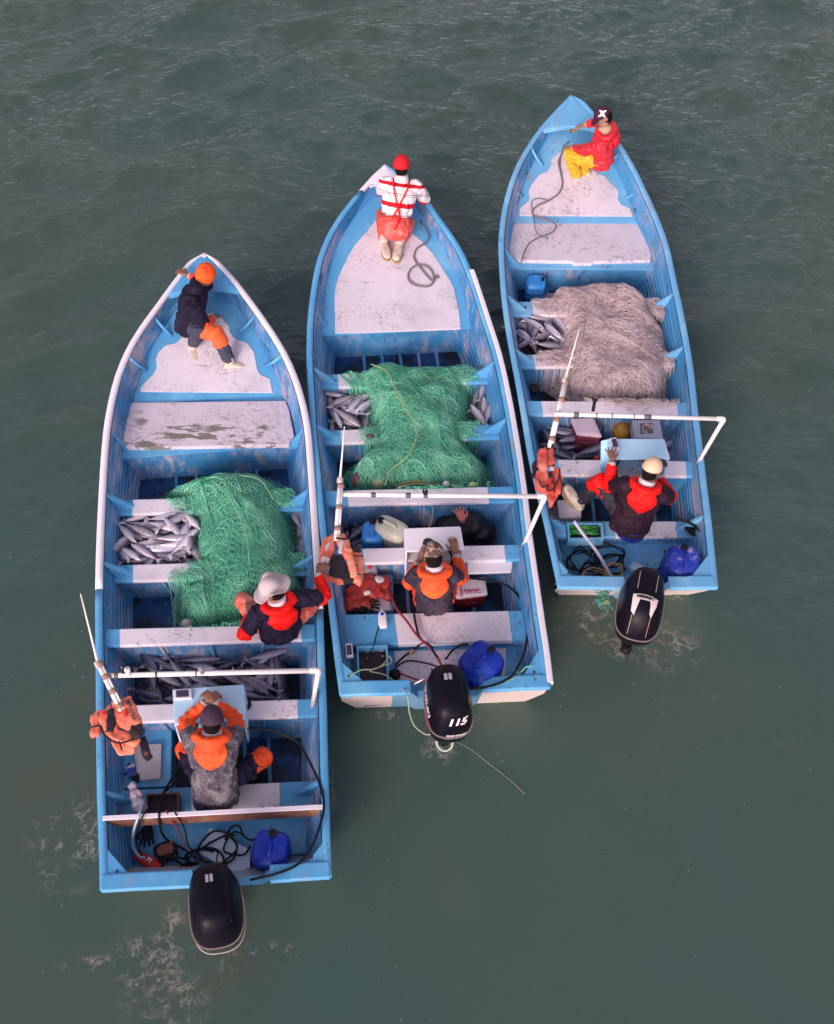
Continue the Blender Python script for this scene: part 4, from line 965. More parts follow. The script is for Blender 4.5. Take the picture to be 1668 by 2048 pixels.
def mast(b, foot, mid, tip, zs, label, bands):
    """white PVC pole, thick below and a thin whip above"""
    A, M_, T = P(*foot, zs[0]), P(*mid, zs[1]), P(*tip, zs[2]); print('mast', round((A-M_).length, 2), round((M_-T).length, 2))
    r = empty('antenna_mast', A, label, 'mast'); 
    mb = MB(); mb.tube([A, M_], .020, 10); obj('mast_pipe', mb, pvc, r)
    mb = MB(); sdv = Vector((.03, .01, 0)); mb.tube([A.lerp(M_, .05)+sdv, A.lerp(M_, .95)+sdv*.8], .009, 8); obj('side_rod', mb, pvc, r)
    mb = MB(); mb.tube([M_, M_.lerp(T, .5), T], [.012, .008, .006], 8); obj('whip', mb, pvc, r)
    for t in bands:
        p = A.lerp(M_, t); d = (M_-A).normalized(); mb = MB(); mb.tube([p-d*.02+sdv*.4, p+d*.02+sdv*.4], .034, 10); obj('tape_band', mb, mat('mast_tape', (.30, .18, .14), .6), r)
    mb = MB(); d = (M_-A).normalized(); mb.lathe(M_-d*.03, d, [(0, .03), (.05, .03), (.06, .02)], 12); obj('joint', mb, mat('jointm', (.5, .42, .38), .5), r)
    return r
mast(L, (243, 1425), (196, 1328), (161, 1187), (.95, 1.28, 1.75), 'thin white mast leaning out over the left side of the left boat', (.15, .45, .75, 1.0))
mast(Mb, (671, 1082), (680, 960), (689, 853), (.95, 1.25, 1.7), 'white mast standing by the life vest of the middle boat', (.2, .55, .9))
mast(Rb, (1098, 895), (1130, 760), (1158, 660), (.95, 1.3, 1.75), 'white mast tilted forward over the pinkish net', (.12, .4, .7, .97))

# ---- ropes and cables
def rope(pts, r, m, label, cat, name='rope', n=8, group=None, seg=7, dk_=None):
    q = [dk_.PD(x, y, .022) if (z == 'D') else P(x, y, z) for x, y, z in pts]; mb = MB(); mb.tube(spline(q, seg), r, n); o = obj(name, mb, m); tag(o, label, cat, group); return o
grope = mat('grey_rope', (.22, .18, .19), .8, bump=(260, .8)); zr2 = zr+.025; zm2 = zm+.025
rope([(846,412,.80),(843,430,.60),(842,445,'D'),(852,460,'D'),(858,475,'D'),(850,487,'D'),(834,497,'D'),(828,512,'D'),(832,524,'D'),(842,537,'D'),(855,553,'D'),(866,563,'D'),(868,556,'D'),(862,540,'D'),(847,530,'D'),(830,532,'D'),(818,544,'D'),(817,558,'D'),(826,568,'D'),(845,573,'D'),(860,571,'D'),(869,561,'D'),(873,551,'D'),(877,556,'D')], .011, grope, 'grey rope with one loop on the white foredeck of the middle boat', 'rope', dk_=Mb)
rope([(1140,262,.80),(1141,276,.65),(1136,285,'D'),(1128,292,'D'),(1124,306,'D'),(1117,324,'D'),(1121,345,'D'),(1125,368,'D'),(1116,388,'D'),(1096,402,'D'),(1078,410,'D'),(1066,420,'D'),(1066,430,'D'),(1076,436,zr2+.03),(1096,440,zr2+.04),(1110,448,zr2+.06),(1112,456,zr2+.06),(1102,466,zr2+.06),(1080,474,zr2+.06),(1062,484,zr2+.06),(1053,495,zr2+.06),(1047,510,zr2+.06),(1042,526,zr2+.02)], .010, grope, 'double grey mooring rope trailing down the foredeck of the right boat', 'rope', dk_=Rb)
rope([(1122,308,'D'),(1120,330,'D'),(1124,350,'D')],  .006, grope, 'thin strand beside the thick rope at the red jacketed fisher', 'rope', dk_=Rb)
rope([(1100,402,'D'),(1078,397,'D'),(1065,402,'D'),(1063,416,'D'),(1068,440,'D'),(1070,455,zr2+.06),(1076,468,zr2+.06),(1090,474,zr2+.06),(1096,478,zr2+.06),(1094,470,zr2+.06)], .006, grope, 'thin looping strand of rope on the white hatch of the right boat', 'rope', dk_=Rb)
knot = mat('tan_knot', (.42, .28, .12), .8, bump=(200, .8))
mb = MB()
for k in range(9):
    c = P(1140+random.uniform(-7, 7), 257+random.uniform(-5, 8), .78+random.uniform(-.02, .03)); d = Vector((random.uniform(-1, 1), random.uniform(-1, 1), random.uniform(-.3, .3))).normalized()
    mb.tube(spline([c-d*.05, c+d.cross(UP)*.03, c+d*.05], 4), .013, 6)
mb.tube([P(1140, 262, .76), P(1134, 285, .46)], .016, 8)
tag(obj('rope_knot', mb, knot), 'tan knotted rope at the bow post of the right boat', 'rope')
cab = rubber; dred = mat('cable_red', (.25, .03, .05), .5); gline = mat('green_line', (.12, .42, .28), .7); grayh = mat('grey_hose', (.42, .40, .52), .4); tan = mat('tan_line', (.45, .35, .22), .7)
# middle boat
rope([(770,1165,.30),(792,1215,.46),(812,1240,.47),(835,1272,.47),(852,1288,.47),(872,1310,.5),(885,1335,.75)], .012, dred, 'dark red fuel hose crossing the white bench of the middle boat', 'hose', 'hose')
rope([(828,1228,.46),(832,1250,.47),(840,1275,.47),(862,1296,.47),(880,1325,.6),(890,1345,.8)], .011, cab, 'black control cable beside the red hose on the white bench', 'cable', 'cable')
rope([(790,1330,.33),(812,1310,.34),(826,1303,.34),(840,1288,.40),(852,1286,.42),(866,1296,.45)], .010, cab, 'black fuel line with brown bulb in the stern of the middle boat', 'cable', 'cable')
mb = MB(); c = P(824, 1304, .36); d = (P(832, 1296, .36)-c).normalized(); mb.lathe(c-d*.03, d, [(0, .008), (.015, .024), (.045, .024), (.06, .008)], 12); tag(obj('primer_bulb', mb, mat('bulbm', (.35, .2, .14), .6)), 'brown primer bulb on the black fuel line', 'primer bulb')
rope([(790,1335,.33),(815,1322,.33),(850,1326,.34),(880,1335,.6)], .008, cab, 'thin black cable curving to the outboard marked 115', 'cable', 'cable')
rope([(892,1318,.45),(903,1303,.36),(918,1292,.40),(935,1288,.5)], .010, cab, 'short black hose from the blue drum to the outboard', 'hose', 'hose')
rope([(930,1155,.40),(985,1162,.38),(1020,1175,.36),(1045,1205,.40),(1056,1245,.42),(1052,1290,.48),(1040,1325,.62),(1020,1355,.64),(980,1372,.66),(940,1378,.7)], .012, cab, 'long black steering cable along the right side of the middle boat', 'cable', 'cable')
rope([(795,1345,.34),(830,1358,.50),(860,1366,.66)], .009, dred, 'red battery cable running to the outboard of the middle boat', 'cable', 'cable')
rope([(700,1352,.64),(722,1340,.62),(750,1338,.55),(770,1325,.52),(778,1312,.50),(783,1325,.50),(765,1332,.52),(740,1342,.56),(770,1350,.55),(800,1372,.60),(815,1392,.66),(818,1420,.55),(828,1450,.50),(850,1468,.48),(866,1468,.5)], .006, mat('pale_green_line', (.30, .44, .28), .7, [((.40, .36, .25), 10, .5, .6)]), 'pale green line from the corner plate round to the outboard', 'rope')
rope([(873,1478,.42),(875,1492,.36),(888,1502,.34),(902,1496,.36),(906,1482,.42)], .009, mat('pale_rope', (.45, .55, .42), .7), 'pale rope loop hanging behind the outboard marked 115', 'rope')
rope([(905,1482,.42),(935,1495,.2),(975,1525,.05),(1020,1560,.01),(1050,1588,.0)], .0018, mat('thread', (.32, .30, .30), .6), 'thin trailing line in the water behind the middle boat', 'fishing line', 'fishing_line')
rope([(1066,1333,.64),(1052,1334,.63),(1040,1345,.60),(1028,1340,.60),(1036,1352,.62),(975,1375,.66)], .008, gline, 'green twine at the right corner plate of the middle boat', 'rope')
rope([(760,1245,.48),(752,1272,.48),(748,1290,.46),(738,1308,.44),(728,1318,.43)], .006, cab, 'thin black cord from the white bottle to the battery box', 'cable', 'cable')
rope([(862,1010,.9),(866,1020,.75),(862,1045,.6),(852,1062,.5)], .006, tan, 'tan cord hanging from the pipe frame of the middle boat', 'cord', 'cord')
# left boat
rope([(490,1455,.7),(540,1460,.66),(575,1472,.62),(600,1490,.6),(620,1525,.6),(640,1570,.62),(648,1610,.66),(640,1650,.66),(625,1690,.64),(600,1725,.64),(560,1745,.64),(500,1760,.64)], .011, cab, 'long black steering cable along the right side of the left boat', 'cable', 'cable')
rope([(385,1500,.45),(352,1545,.42),(330,1580,.46),(322,1600,.5),(318,1625,.66),(322,1660,.45),(335,1680,.3),(370,1700,.3),(400,1725,.6)], .010, cab, 'black wiring bundle hanging over the white crossplank', 'cable', 'cable')
rope([(380,1530,.4),(345,1570,.42),(325,1588,.46)], .008, cab, 'thin black wire from the helm seat to the battery tray', 'cable', 'cable')
rope([(332,1622,.66),(350,1650,.50),(365,1675,.40),(372,1700,.35)], .007, dred, 'red battery wire over the white crossplank', 'cable', 'cable')
rope([(350,1625,.66),(368,1655,.50),(376,1690,.36),(384,1700,.35)], .007, cab, 'black battery wire beside the red one over the crossplank', 'cable', 'cable')
rope([(288,1600,.55),(278,1630,.68),(268,1660,.5),(265,1690,.32),(278,1712,.30),(290,1715,.28)], .012, mat('clear_hose', (.35, .5, .62), .2), 'clear pale hose looped over the left end of the crossplank', 'hose', 'hose')
rope([(318,1590,.50),(300,1612,.6),(282,1640,.67),(272,1680,.34),(284,1712,.3)], .007, cab, 'thin black wire beside the clear hose', 'cable', 'cable')
def loops(b, cx, cy, z, n, rx, r, m, label, seed, name='cable', cat='cable'):
    rng = random.Random(seed); pts = []
    for k in range(n*7):
        t = k*2*math.pi/7; rr = rx*rng.uniform(.7, 1.1); pts.append((cx+math.cos(t)*rr+rng.uniform(-.15, .15)*rx, cy+math.sin(t)*rr*.75+rng.uniform(-.15, .15)*rx, z+.012*(k/7)+rng.uniform(0, .015)))
    return rope(pts, r, m, label, cat, name, 6, seg=4)
loops(L, 436, 1698, .32, 2, 44, .010, cab, 'big loops of black cable left of the blue can in the left boat', 1)
loops(L, 410, 1720, .28, 3, 36, .009, cab, 'black cable tangle just ahead of the plain outboard', 2)
loops(L, 345, 1735, .24, 3, 30, .009, cab, 'dark coil in the left corner of the stern well', 3)
loops(L, 332, 1700, .26, 2, 26, .009, cab, 'black loop round the brown block in the left boat', 4)
loops(L, 474, 1690, .32, 1, 34, .009, cab, 'black cable loops lying on the pale board of the left boat', 14)
loops(L, 385, 1745, .25, 3, 24, .010, cab, 'dense black coil at the foot of the left transom', 15)
rope([(450,1680,.30),(462,1655,.30),(478,1652,.30),(488,1672,.28),(505,1680,.28),(520,1668,.30)], .009, cab, 'black hose wriggling to the blue can in the left boat', 'hose', 'hose')
loops(Rb, 1222, 1132, .27, 3, 30, .008, cab, 'round coil of black hose in the stern of the right boat', 5, 'hose', 'hose')
loops(Rb, 1180, 1140, .26, 4, 22, .006, cab, 'tangled black wires left in the stern of the right boat', 6)
loops(Rb, 1228, 1142, .30, 3, 22, .006, mat('yellow_line', (.45, .30, .08), .6), 'yellow line coiled in the middle of the stern of the right boat', 7, 'rope', 'rope')
loops(Rb, 1200, 1160, .26, 3, 26, .009, mat('brown_line', (.12, .07, .06), .7), 'dark brown coil beside the emblem outboard', 8, 'rope', 'rope')
loops(Rb, 1165, 1120, .27, 4, 30, .007, cab, 'messy black wires in the left corner of the right boat stern', 21)
loops(Rb, 1215, 1112, .28, 3, 34, .007, cab, 'wide dark cable rings ahead of the right outboard', 22)
loops(Rb, 1190, 1158, .27, 4, 30, .006, tan, 'tan twine muddle beside the right outboard', 23, 'rope', 'rope')
loops(Rb, 1148, 1128, .26, 3, 16, .006, gline, 'small dark green twine bundle at the left corner plate', 9, 'rope', 'rope')
rope([(1148,1042,.72),(1168,1070,.62),(1195,1105,.46),(1218,1145,.40),(1228,1160,.42)], .017, grayh, 'thick grey hose running from the bench to the right outboard', 'hose', 'hose')
rope([(1330,1100,.4),(1328,1125,.34),(1315,1140,.34),(1300,1152,.4)], .008, cab, 'black hose at the left of the scuffed drum', 'hose', 'hose')
rope([(1350,1038,.5),(1378,1045,.5),(1398,1062,.5),(1402,1085,.48),(1402,1110,.46)], .013, cab, 'black tube curving at the right side of the right boat', 'hose', 'hose')
rope([(1395,1055,.5),(1400,1075,.5),(1404,1095,.5)], .010, steel, 'grey metal tube end at the right side of the right boat', 'hose', 'hose')
for i, (x0, lab) in enumerate(((1108, 'thin black wire down the left corner of the right boat'), (1122, 'second thin black wire beside the battery tray of the right boat'))):
    rope([(x0+10,1042,.44),(x0-4,1060,.44),(x0,1095,.36),(x0+18,1120,.30),(x0+35,1140,.28)], .004, cab, lab, 'cable', 'cable')
rope([(1172,1082,.36),(1150,1100,.30),(1138,1118,.28)], .004, cab, 'short black wire crossing the stern floor of the right boat', 'cable', 'cable')
mb = MB(); rng = random.Random(4)
for k in range(40):
    c = P(1205+rng.uniform(-9, 9), 1195+rng.uniform(-22, 20), .45+rng.uniform(-.1, .05)); d = Vector((rng.uniform(-1, 1), rng.uniform(-1, 1), rng.uniform(-.4, .4)))*.06
    mb.tube(spline([c-d, c+d.cross(UP)*.6, c+d], 3), .004, 4)
tag(obj('twine_bundle', mb, mat('teal_twine', (.08, .35, .28), .7, [((.5, .45, .1), 12, .55, .65)])), 'green and yellow twine bundle hanging left of the emblem outboard', 'twine')
# ---- battery boxes
def box_at(px, py, z, sx, sy, sz, b, m, name, label, cat, bevel=.01, rot=0, group=None):
    c = P(px, py, z+sz); r = A3(b) @ Matrix.Rotation(R_(rot), 3, 'Z'); s_ = r.cross(UP); mb = MB(); mb.box(c-UP*sz/2, sx, sy, sz, s_, r, UP); o = obj(name, mb, m, bevel=bevel); tag(o, label, cat, group); return o
def tray(b, quad, z, depth, mo, mi, label, name='battery_tray'):
    q = [P(x, y, z) for x, y in quad]; c = sum(q, Vector())/4; r = empty(name, c-UP*depth, label, 'battery tray')
    mb = MB()
    for i in range(4):
        p, p2 = q[i], q[(i+1) % 4]; ip, ip2 = p+(c-p)*.12, p2+(c-p2)*.12
        mb.add([p, p2, ip2, ip, p-UP*depth, p2-UP*depth, ip2-UP*depth, ip-UP*depth], [(0, 1, 2, 3), (3, 2, 6, 7), (0, 4, 5, 1)])
    obj('tray_wall', mb, mo, r)
    mb = MB(); mb.prism([p+(c-p)*.11-UP*depth*.45 for p in q], depth*.5); obj('battery', mb, mi, r, .004); return r, q, c
batt = mat('battery_black', (.02, .015, .025), .4, [((.12, .04, .03), 18, .55, .7)], (40, .3))
r, q, c = tray(Mb, [(713, 1292), (775, 1289), (778, 1364), (716, 1370)], .46, .16, blue(1), batt, 'open blue tray holding a black battery in the middle boat')
for i, (x, y) in enumerate(((738, 1303), (762, 1302))):
    stick(None, text_mesh('LTH' if i == 0 else '850', .030, 0, .002), P(x, y, .405), N3(Mb), A3(Mb), dg_, r)
for x, y in ((733, 1318), (765, 1315)): mb = MB(); mb.lathe(P(x, y, .39), UP, [(0, .012), (.03, .012), (.032, .006)], 10); obj('terminal', mb, mat('terminalm', (.4, .12, .1), .5), r)
mb = MB(); mb.lathe(P(790, 1352, .31), UP, [(0, .05), (.04, .055), (.06, .04), (.065, .02)], 16); tag(obj('switch_knob', mb, black), 'round black battery switch beside the blue tray', 'switch')
r, q, c = tray(L, [(292, 1588), (358, 1584), (358, 1622), (292, 1626)], .47, .14, mat('tray_brown', (.10, .05, .05), .5), batt, 'brown lined battery tray on the left bench of the left boat')
r, q, c = tray(Rb, [(1134, 1046), (1205, 1046), (1208, 1076), (1136, 1078)], .44, .12, blue(2), mat('dark_tray', (.03, .04, .04), .5), 'open blue tray holding green rope in the right boat')
mb = MB(); rng = random.Random(9)
for k in range(7):
    pts = [P(1140+8*i+rng.uniform(-2, 2), 1052+k*2.6+rng.uniform(-1.5, 1.5), .41+rng.uniform(0, .03)) for i in range(8)]; mb.tube(spline(pts, 3), .009, 5)
tag(obj('green_rope', mb, mat('bright_green_rope', (.02, .22, .04), .7, [((.3, .5, .1), 16, .55, .65)])), 'bright green rope packed in the open blue tray', 'rope')
for (x, y, w0, d0, h0, bb, z, rot) in ((1118, 1060, .14, .14, .07, Rb, .38, 0),): box_at(x, y, z, w0, d0, h0, bb, blue(2), 'blue_box', 'small blue box left of the green rope tray', 'box')
# ---- boxes and seats
mb = MB(); mb.prism([P(238, 1452, .30), (P(344, 1448, .30)), P(342, 1572, .30), P(242, 1576, .30)], .22); obj('side_box', mb, blue(0), L.root, .01)
mb = MB(); mb.prism([P(270, 1490, .34), P(323, 1487, .34), P(321, 1557, .34), P(268, 1560, .34)], .035); tag(obj('cutting_board', mb, mat('board_grey', (.52, .48, .52), .7, [((.3, .28, .3), 60, .55, .65)], (150, .6)), bevel=.004), 'grey white rectangular board under the life vest in the left boat', 'board')
mb = MB(); mb.prism([P(695, 1150, .28), (P(785, 1148, .28)), P(788, 1222, .28), P(700, 1226, .28)], .20); obj('side_box', mb, blue(1), Mb.root, .01)
mb = MB(); mb.prism([P(735, 1180, .30), P(778, 1178, .30), P(782, 1220, .30), P(742, 1222, .30)], .02); tag(obj('white_board', mb, M_white(), bevel=.004), 'white board under the red jacket in the middle boat', 'board')
mb = MB(); mb.prism([P(1114, 1000, .34), P(1162, 998, .34), P(1163, 1034, .34), P(1118, 1036, .34)], .25); tag(obj('white_box', mb, mat('seat_grey', (.60, .54, .60), .6, [((.4, .36, .4), 40, .6, .7)]), bevel=.008), 'white topped box under the outstretched leg in the right boat', 'box')
# crossplank of the left boat
mb = MB(); A, B = P(205, 1636, .63), P(646, 1613, .63); d = (B-A).normalized(); n_ = UP.cross(d)
r = empty('crossplank', A.lerp(B, .5)-UP*.16, 'white topped brown plank across the stern of the left boat', 'plank')
mb.prism([A+n_*.02, B+n_*.02, B-n_*.02, A-n_*.02], .012); obj('plank_edge', mb, WC, r, .003)
mb = MB(); mb.box(A.lerp(B, .5)-UP*.09, (B-A).length, .032, .15, d, n_, UP); obj('plank', mb, mat('stained_wood', (.20, .085, .06), .6, [((.35, .20, .10), 5, .5, .7), ((.05, .03, .03), 9, .55, .7)], (30, .5, (1, 1, 6))), r, .004)
# stern clutter, left boat
mb = MB(); mb.prism([P(420, 1656, .30), P(450, 1668, .30), P(470, 1684, .30), P(500, 1700, .30), P(500, 1736, .30), P(470, 1745, .30), P(398, 1706, .30), P(408, 1680, .30)], .03); tag(obj('float_board', mb, mat('pale_board', (.50, .64, .76), .6, [((.2, .3, .4), 12, .6, .7)])), 'pale blue grey board under the black cables of the left boat', 'board')
mb = MB(); mb.prism([P(312, 1696, .28), P(345, 1680, .30), P(347, 1704, .28), P(316, 1712, .28)], .07); tag(obj('wood_block', mb, mat('block_brown', (.24, .08, .05), .6), bevel=.006), 'reddish brown block inside the black loop', 'block')
r = empty('snack_bag', P(296, 1722, .24), 'red snack bag with white lettering in the stern corner', 'snack bag')
mb = MB(); mb.rings([supersec(P(296, 1722, .26)+Vector((t*.11, -t*.05, 0)), Vector((.4, .9, 0)), UP, .045*k, .025*k, 12, 2.5) for t, k in ((-1, .9), (-.9, .75), (-.6, 1), (0, 1.08), (.6, 1), (.9, .75), (1, .9))]); obj('bag', mb, mat('snack_red', (.55, .02, .02), .3, [((.6, .35, .1), 12, .62, .7)], (25, .5)), r)
stick(None, text_mesh('M', .055, .1, .002), P(298, 1720, .295), (.85, -.45, 0), (.45, .85, 0), dw, r)
# helper for people and gloves: hand
def hand(mb, wrist, fwd, nrm, curl=.4, s=1.0, side=1, spread=.12, n=7):
    """palm, four separate fingers and a thumb leaving the side of the palm"""
    f = Vector(fwd).normalized(); nr = Vector(nrm); nr = (nr-f*nr.dot(f)).normalized(); sd = f.cross(nr)*side
    w = Vector(wrist)
    mb.rings([supersec(w+f*t*s, sd, nr, a*s, b_*s, 12, 2.6) for t, a, b_ in ((-.01, .022, .018), (.015, .030, .017), (.05, .040, .016), (.085, .041, .014), (.096, .036, .010))])
    for i, (o, ln) in enumerate(((.031, .068), (.0105, .078), (-.0105, .072), (-.031, .056))):
        d = (f+sd*(o/.03*spread)).normalized(); p = w+f*.082*s+sd*o*s; pts = [p]; a = curl*.35
        for k, fr_ in enumerate((.45, .32, .23)):
            a += curl*(.55 if k else .25); dd = d*math.cos(a)-nr*math.sin(a)*1; p = p+dd*ln*fr_*s; pts.append(p)
        mb.tube(pts, [.0095*s, .009*s, .0085*s, .0065*s], n)
    p = w+f*.022*s+sd*.026*s; d = (f*.65+sd*.75-nr*.25*curl).normalized(); p2 = p+d*.042*s; d2 = (f*.9+sd*.25-nr*.5*curl).normalized()
    mb.tube([p, p2, p2+d2*.03*s, p2+d2*.03*s+(d2-nr*.3*curl)*.02*s], [.013*s, .0115*s, .010*s, .007*s], n)
def remesh(mb, voxel, name, smooth=3, disp=None, seed=0):
    import bmesh
    me = mb.mesh('t'); bm = bmesh.new(); bm.from_mesh(me); bmesh.ops.recalc_face_normals(bm, faces=bm.faces); bm.to_mesh(me); bm.free()
    o = bpy.data.objects.new('t', me); C.objects.link(o)
    m = o.modifiers.new('r', 'REMESH'); m.mode = 'VOXEL'; m.voxel_size = voxel; m.use_smooth_shade = True
    if smooth: q = o.modifiers.new('s', 'SMOOTH'); q.iterations = smooth; q.factor = .5
    dg = bpy.context.evaluated_depsgraph_get(); out = bpy.data.meshes.new_from_object(o.evaluated_get(dg)); bpy.data.objects.remove(o); bpy.data.meshes.remove(me)
    out.name = name; n = len(out.vertices)
    if disp:
        amp, sc_ = disp; co = np.empty(n*3); no = np.empty(n*3); out.vertices.foreach_get('co', co); out.vertices.foreach_get('normal', no)
        co = co.reshape(-1, 3); no = no.reshape(-1, 3)
        h = np.array([1-2*abs(noise.noise(Vector(c*sc_)+Vector((seed, 0, 0))))-.6+.5*noise.noise(Vector(c*sc_*2.3)) for c in co]); co += no*h[:, None]*amp
        out.vertices.foreach_set('co', co.ravel()); out.update()
    out.polygons.foreach_set('use_smooth', np.ones(len(out.polygons), bool)); return out
def glove(b, px, py, z, fwd, m, label, s=1.15):
    mb = MB(); c = P(px, py, z+.03); hand(mb, c, fwd, UP, .15, s, 1, .35); tag(obj('glove', mb, m), label, 'glove')
glove(L, 296, 1652, .21, (.1, -1, 0), rubber, 'black glove lying under the crossplank in the left boat')
glove(L, 276, 1560, .30, (-.6, .6, 0), rubber, 'black glove hanging by the plastic bag', 1.0)
glove(Mb, 722, 1212, .33, (1, .3, 0), rubber, 'black glove on the white board by the red jacket')
glove(Mb, 925, 1040, .50, (-.3, 1, 0), mat('orange_glove', (.55, .16, .12), .6), 'orange pink glove on the black sack in the middle boat', 1.1)
glove(Rb, 1372, 1056, .40, (1, -.1, 0), rubber, 'black glove on the right blue end of the rear bench')
# lumps of cloth and bags
def lump(px_z, label, name, cat, m, voxel=.014, disp=(.02, 9), seed=0, parts=None):
    mb = MB()
    for (x, y, z, rx, ry, rz) in px_z:
        c = P(x, y, z); mb.rings([[c+Vector((math.cos(a)*rx*math.cos(t), math.sin(a)*ry*math.cos(t), math.sin(t)*rz)) for a in [2*math.pi*k/12 for k in range(12)]] for t in np.linspace(-1.5, 1.5, 8)])
    o = obj(name, remesh(mb, voxel, name, 2, disp, seed), m); tag(o, label, cat); return o
redc = mat('red_oilskin', (.36, .030, .025), .5, [((.22, .02, .02), 6, .5, .7)], (14, .6))
lump([(712,1185,.34,.11,.12,.06),(738,1170,.36,.13,.12,.07),(765,1165,.34,.09,.08,.05),(728,1210,.33,.12,.07,.05),(700,1205,.33,.09,.10,.05),(755,1190,.34,.12,.05,.04),(775,1190,.33,.06,.07,.04)], 'crumpled red oilskin jacket thrown on the side box', 'red_jacket', 'jacket', redc, disp=(.03, 8), seed=3)
lump([(715,1222,.32,.10,.03,.03)], 'black cuffed bundle at the bottom of the red jacket', 'boot_bundle', 'clothes', rubber)
lump([(758,1160,.40,.06,.05,.03)], 'white cloth on top of the red jacket', 'white_cloth', 'cloth', mat('cloth_grey', (.55, .5, .52), .8), disp=(.012, 14))
tag(obj('jacket_badge', (lambda mb: (mb.prism([P(727, 1184, .455), P(739, 1180, .455), P(740, 1186, .455), P(729, 1190, .455)], .02), mb)[1])(MB()), dw, bevel=.004), 'small white badge on the crumpled red jacket', 'badge')
lump([(910,1055,.24,.16,.12,.14),(945,1052,.26,.16,.13,.18),(965,1068,.20,.12,.12,.12),(885,1050,.18,.08,.10,.10)], 'black oilskin sack with a glove on it in the middle boat', 'black_sack', 'sack', mat('blackcloth', (.018, .015, .022), .55, bump=(14, .6)), disp=(.025, 7), seed=5)
lump([(1352,856,.20,.07,.20,.10),(1362,885,.18,.07,.12,.08)], 'dark sack along the right side of the hold of the right boat', 'dark_sack', 'sack', mat('darkcloth', (.03, .025, .03), .6, bump=(14, .6)), seed=6)
bag = mat('plastic_bag', (.55, .50, .62), .25, [((.6, .2, .28), 7, .55, .7), ((.8, .75, .85), 16, .55, .65)], (25, .6), trans=.2)
lump([(272,1592,.50,.06,.05,.05),(278,1612,.50,.07,.06,.07),(265,1574,.50,.035,.045,.03)], 'crumpled white and pink plastic bag on the left bench end', 'plastic_bag', 'plastic bag', bag, .010, (.018, 14), 8)
lump([(262,1540,.34,.05,.08,.04)], 'blue and white plastic packet beside the grey board', 'blue_packet', 'packet', mat('packet', (.02, .06, .35), .3, [((.6, .55, .65), 9, .52, .58), ((.6, .03, .1), 12, .66, .7)], (20, .4)), .010, (.01, 14))
lump([(1108,968,.30,.10,.10,.06)], 'dark blue bag beneath the life vest in the right boat', 'blue_bag', 'bag', mat('navybag', (.02, .03, .14), .5, [((.3, .2, .35), 12, .55, .65)]), seed=2)
lump([(740,872,.53,.05,.025,.02)], 'small brown fish scrap lying on the white thwart by the net', 'fish_scrap', 'scrap', mat('scrap', (.10, .05, .07), .4), .007, (.006, 20))
lump([(496,1408,.55,.03,.05,.04)], 'black cloth tucked beside the right edge of the pale console', 'black_cloth', 'cloth', rubber, .008, (.008, 16))
lump([(1069,775,.11,.07,.07,.02)], 'brown stain patch of weed on the floor of the right boat', 'weed_clump', 'weed', mat('weed', (.06, .05, .05), .8), .01, (.01, 16))
# floats
def ball(px, py, z, r0, m, label, name='net_float', cat='float', sq=1.0):
    c = P(px, py, z); mb = MB(); mb.lathe(c-UP*r0, UP, [(r0*(1-math.cos(t)), max(.002, r0*math.sin(t)*sq)) for t in np.linspace(0.05, math.pi-.05, 12)], 18); return tag(obj(name, mb, m), label, cat)
ball(757, 962, .34, .085, mat('float_tan', (.55, .42, .24), .5, [((.35, .24, .12), 12, .5, .7)]), 'tan round float at the aft end of the middle net')
ball(722, 962, .30, .10, mat('float_maroon', (.14, .06, .07), .6, [((.3, .2, .2), 20, .5, .6, (1, 1, 4))], (30, 1)), 'dark maroon coil of rope beside the tan float', 'rope_coil', 'rope coil')
ball(425, 1226, .38, .075, mat('float_green', (.25, .42, .22), .5), 'pale green float half buried in the left net')
ball(373, 1248, .36, .05, mat('float_white', (.6, .55, .5), .5), 'small white float beside the green net of the left boat')
ball(1245, 860, .28, .11, mat('float_yellow', (.42, .22, .03), .5, [((.2, .10, .03), 12, .5, .7)], (24, .8)), 'dirty yellow buoy between the cooler and the grey box', 'buoy', 'buoy')
for i, (x, y, lab) in enumerate(((892, 968, 'pale triangular float tip behind the white thwart'), (945, 970, 'yellow float edge behind the white thwart'))):
    ball(x, y, .46, .035, mat('fl%d' % i, ((.7, .68, .6), (.75, .5, .05))[i], .5), lab)
ball(1193, 917, .40, .03, mat('float_red', (.5, .04, .04), .5), 'small red float against the left wing of the sky blue console')
# coolers
def cooler(b, quad, z, h, body, lid, label, text=None, rib=True):
    q = [P(x, y, z) for x, y in quad]; c = sum(q, Vector())/4; r = empty('cooler', c-UP*h, label, 'cooler')
    mb = MB(); n = len(q); bot = [c+(p-c)*.86-UP*h for p in q]; nr = (q[1]-q[0]).cross(q[2]-q[0]); 
    mid = [c+(p-c)*.95-UP*.045 for p in q]
    mb.add(mid+bot, [(0, 1, 2, 3), (7, 6, 5, 4)]+[(i, i+4, (i+1) % 4+4, (i+1) % 4) for i in range(4)]); obj('cooler_body', mb, body, r, .02)
    mb = MB(); mb.prism(q, .045); obj('lid', mb, lid, r, .018)
    mb = MB(); mb.prism([c+(p-c)*.78+UP*.008 for p in q], .010); obj('lid_panel', mb, lid, r, .006)
    e0, e1 = q[3], q[2]; m0 = e0.lerp(e1, .3)-UP*.10; m1 = e0.lerp(e1, .7)-UP*.10; o = (e0-q[0]).normalized()*.015
    mb = MB(); mb.tube([m0, m0+o, m1+o, m1], .010, 6); obj('handle', mb, body, r); return r, q, c
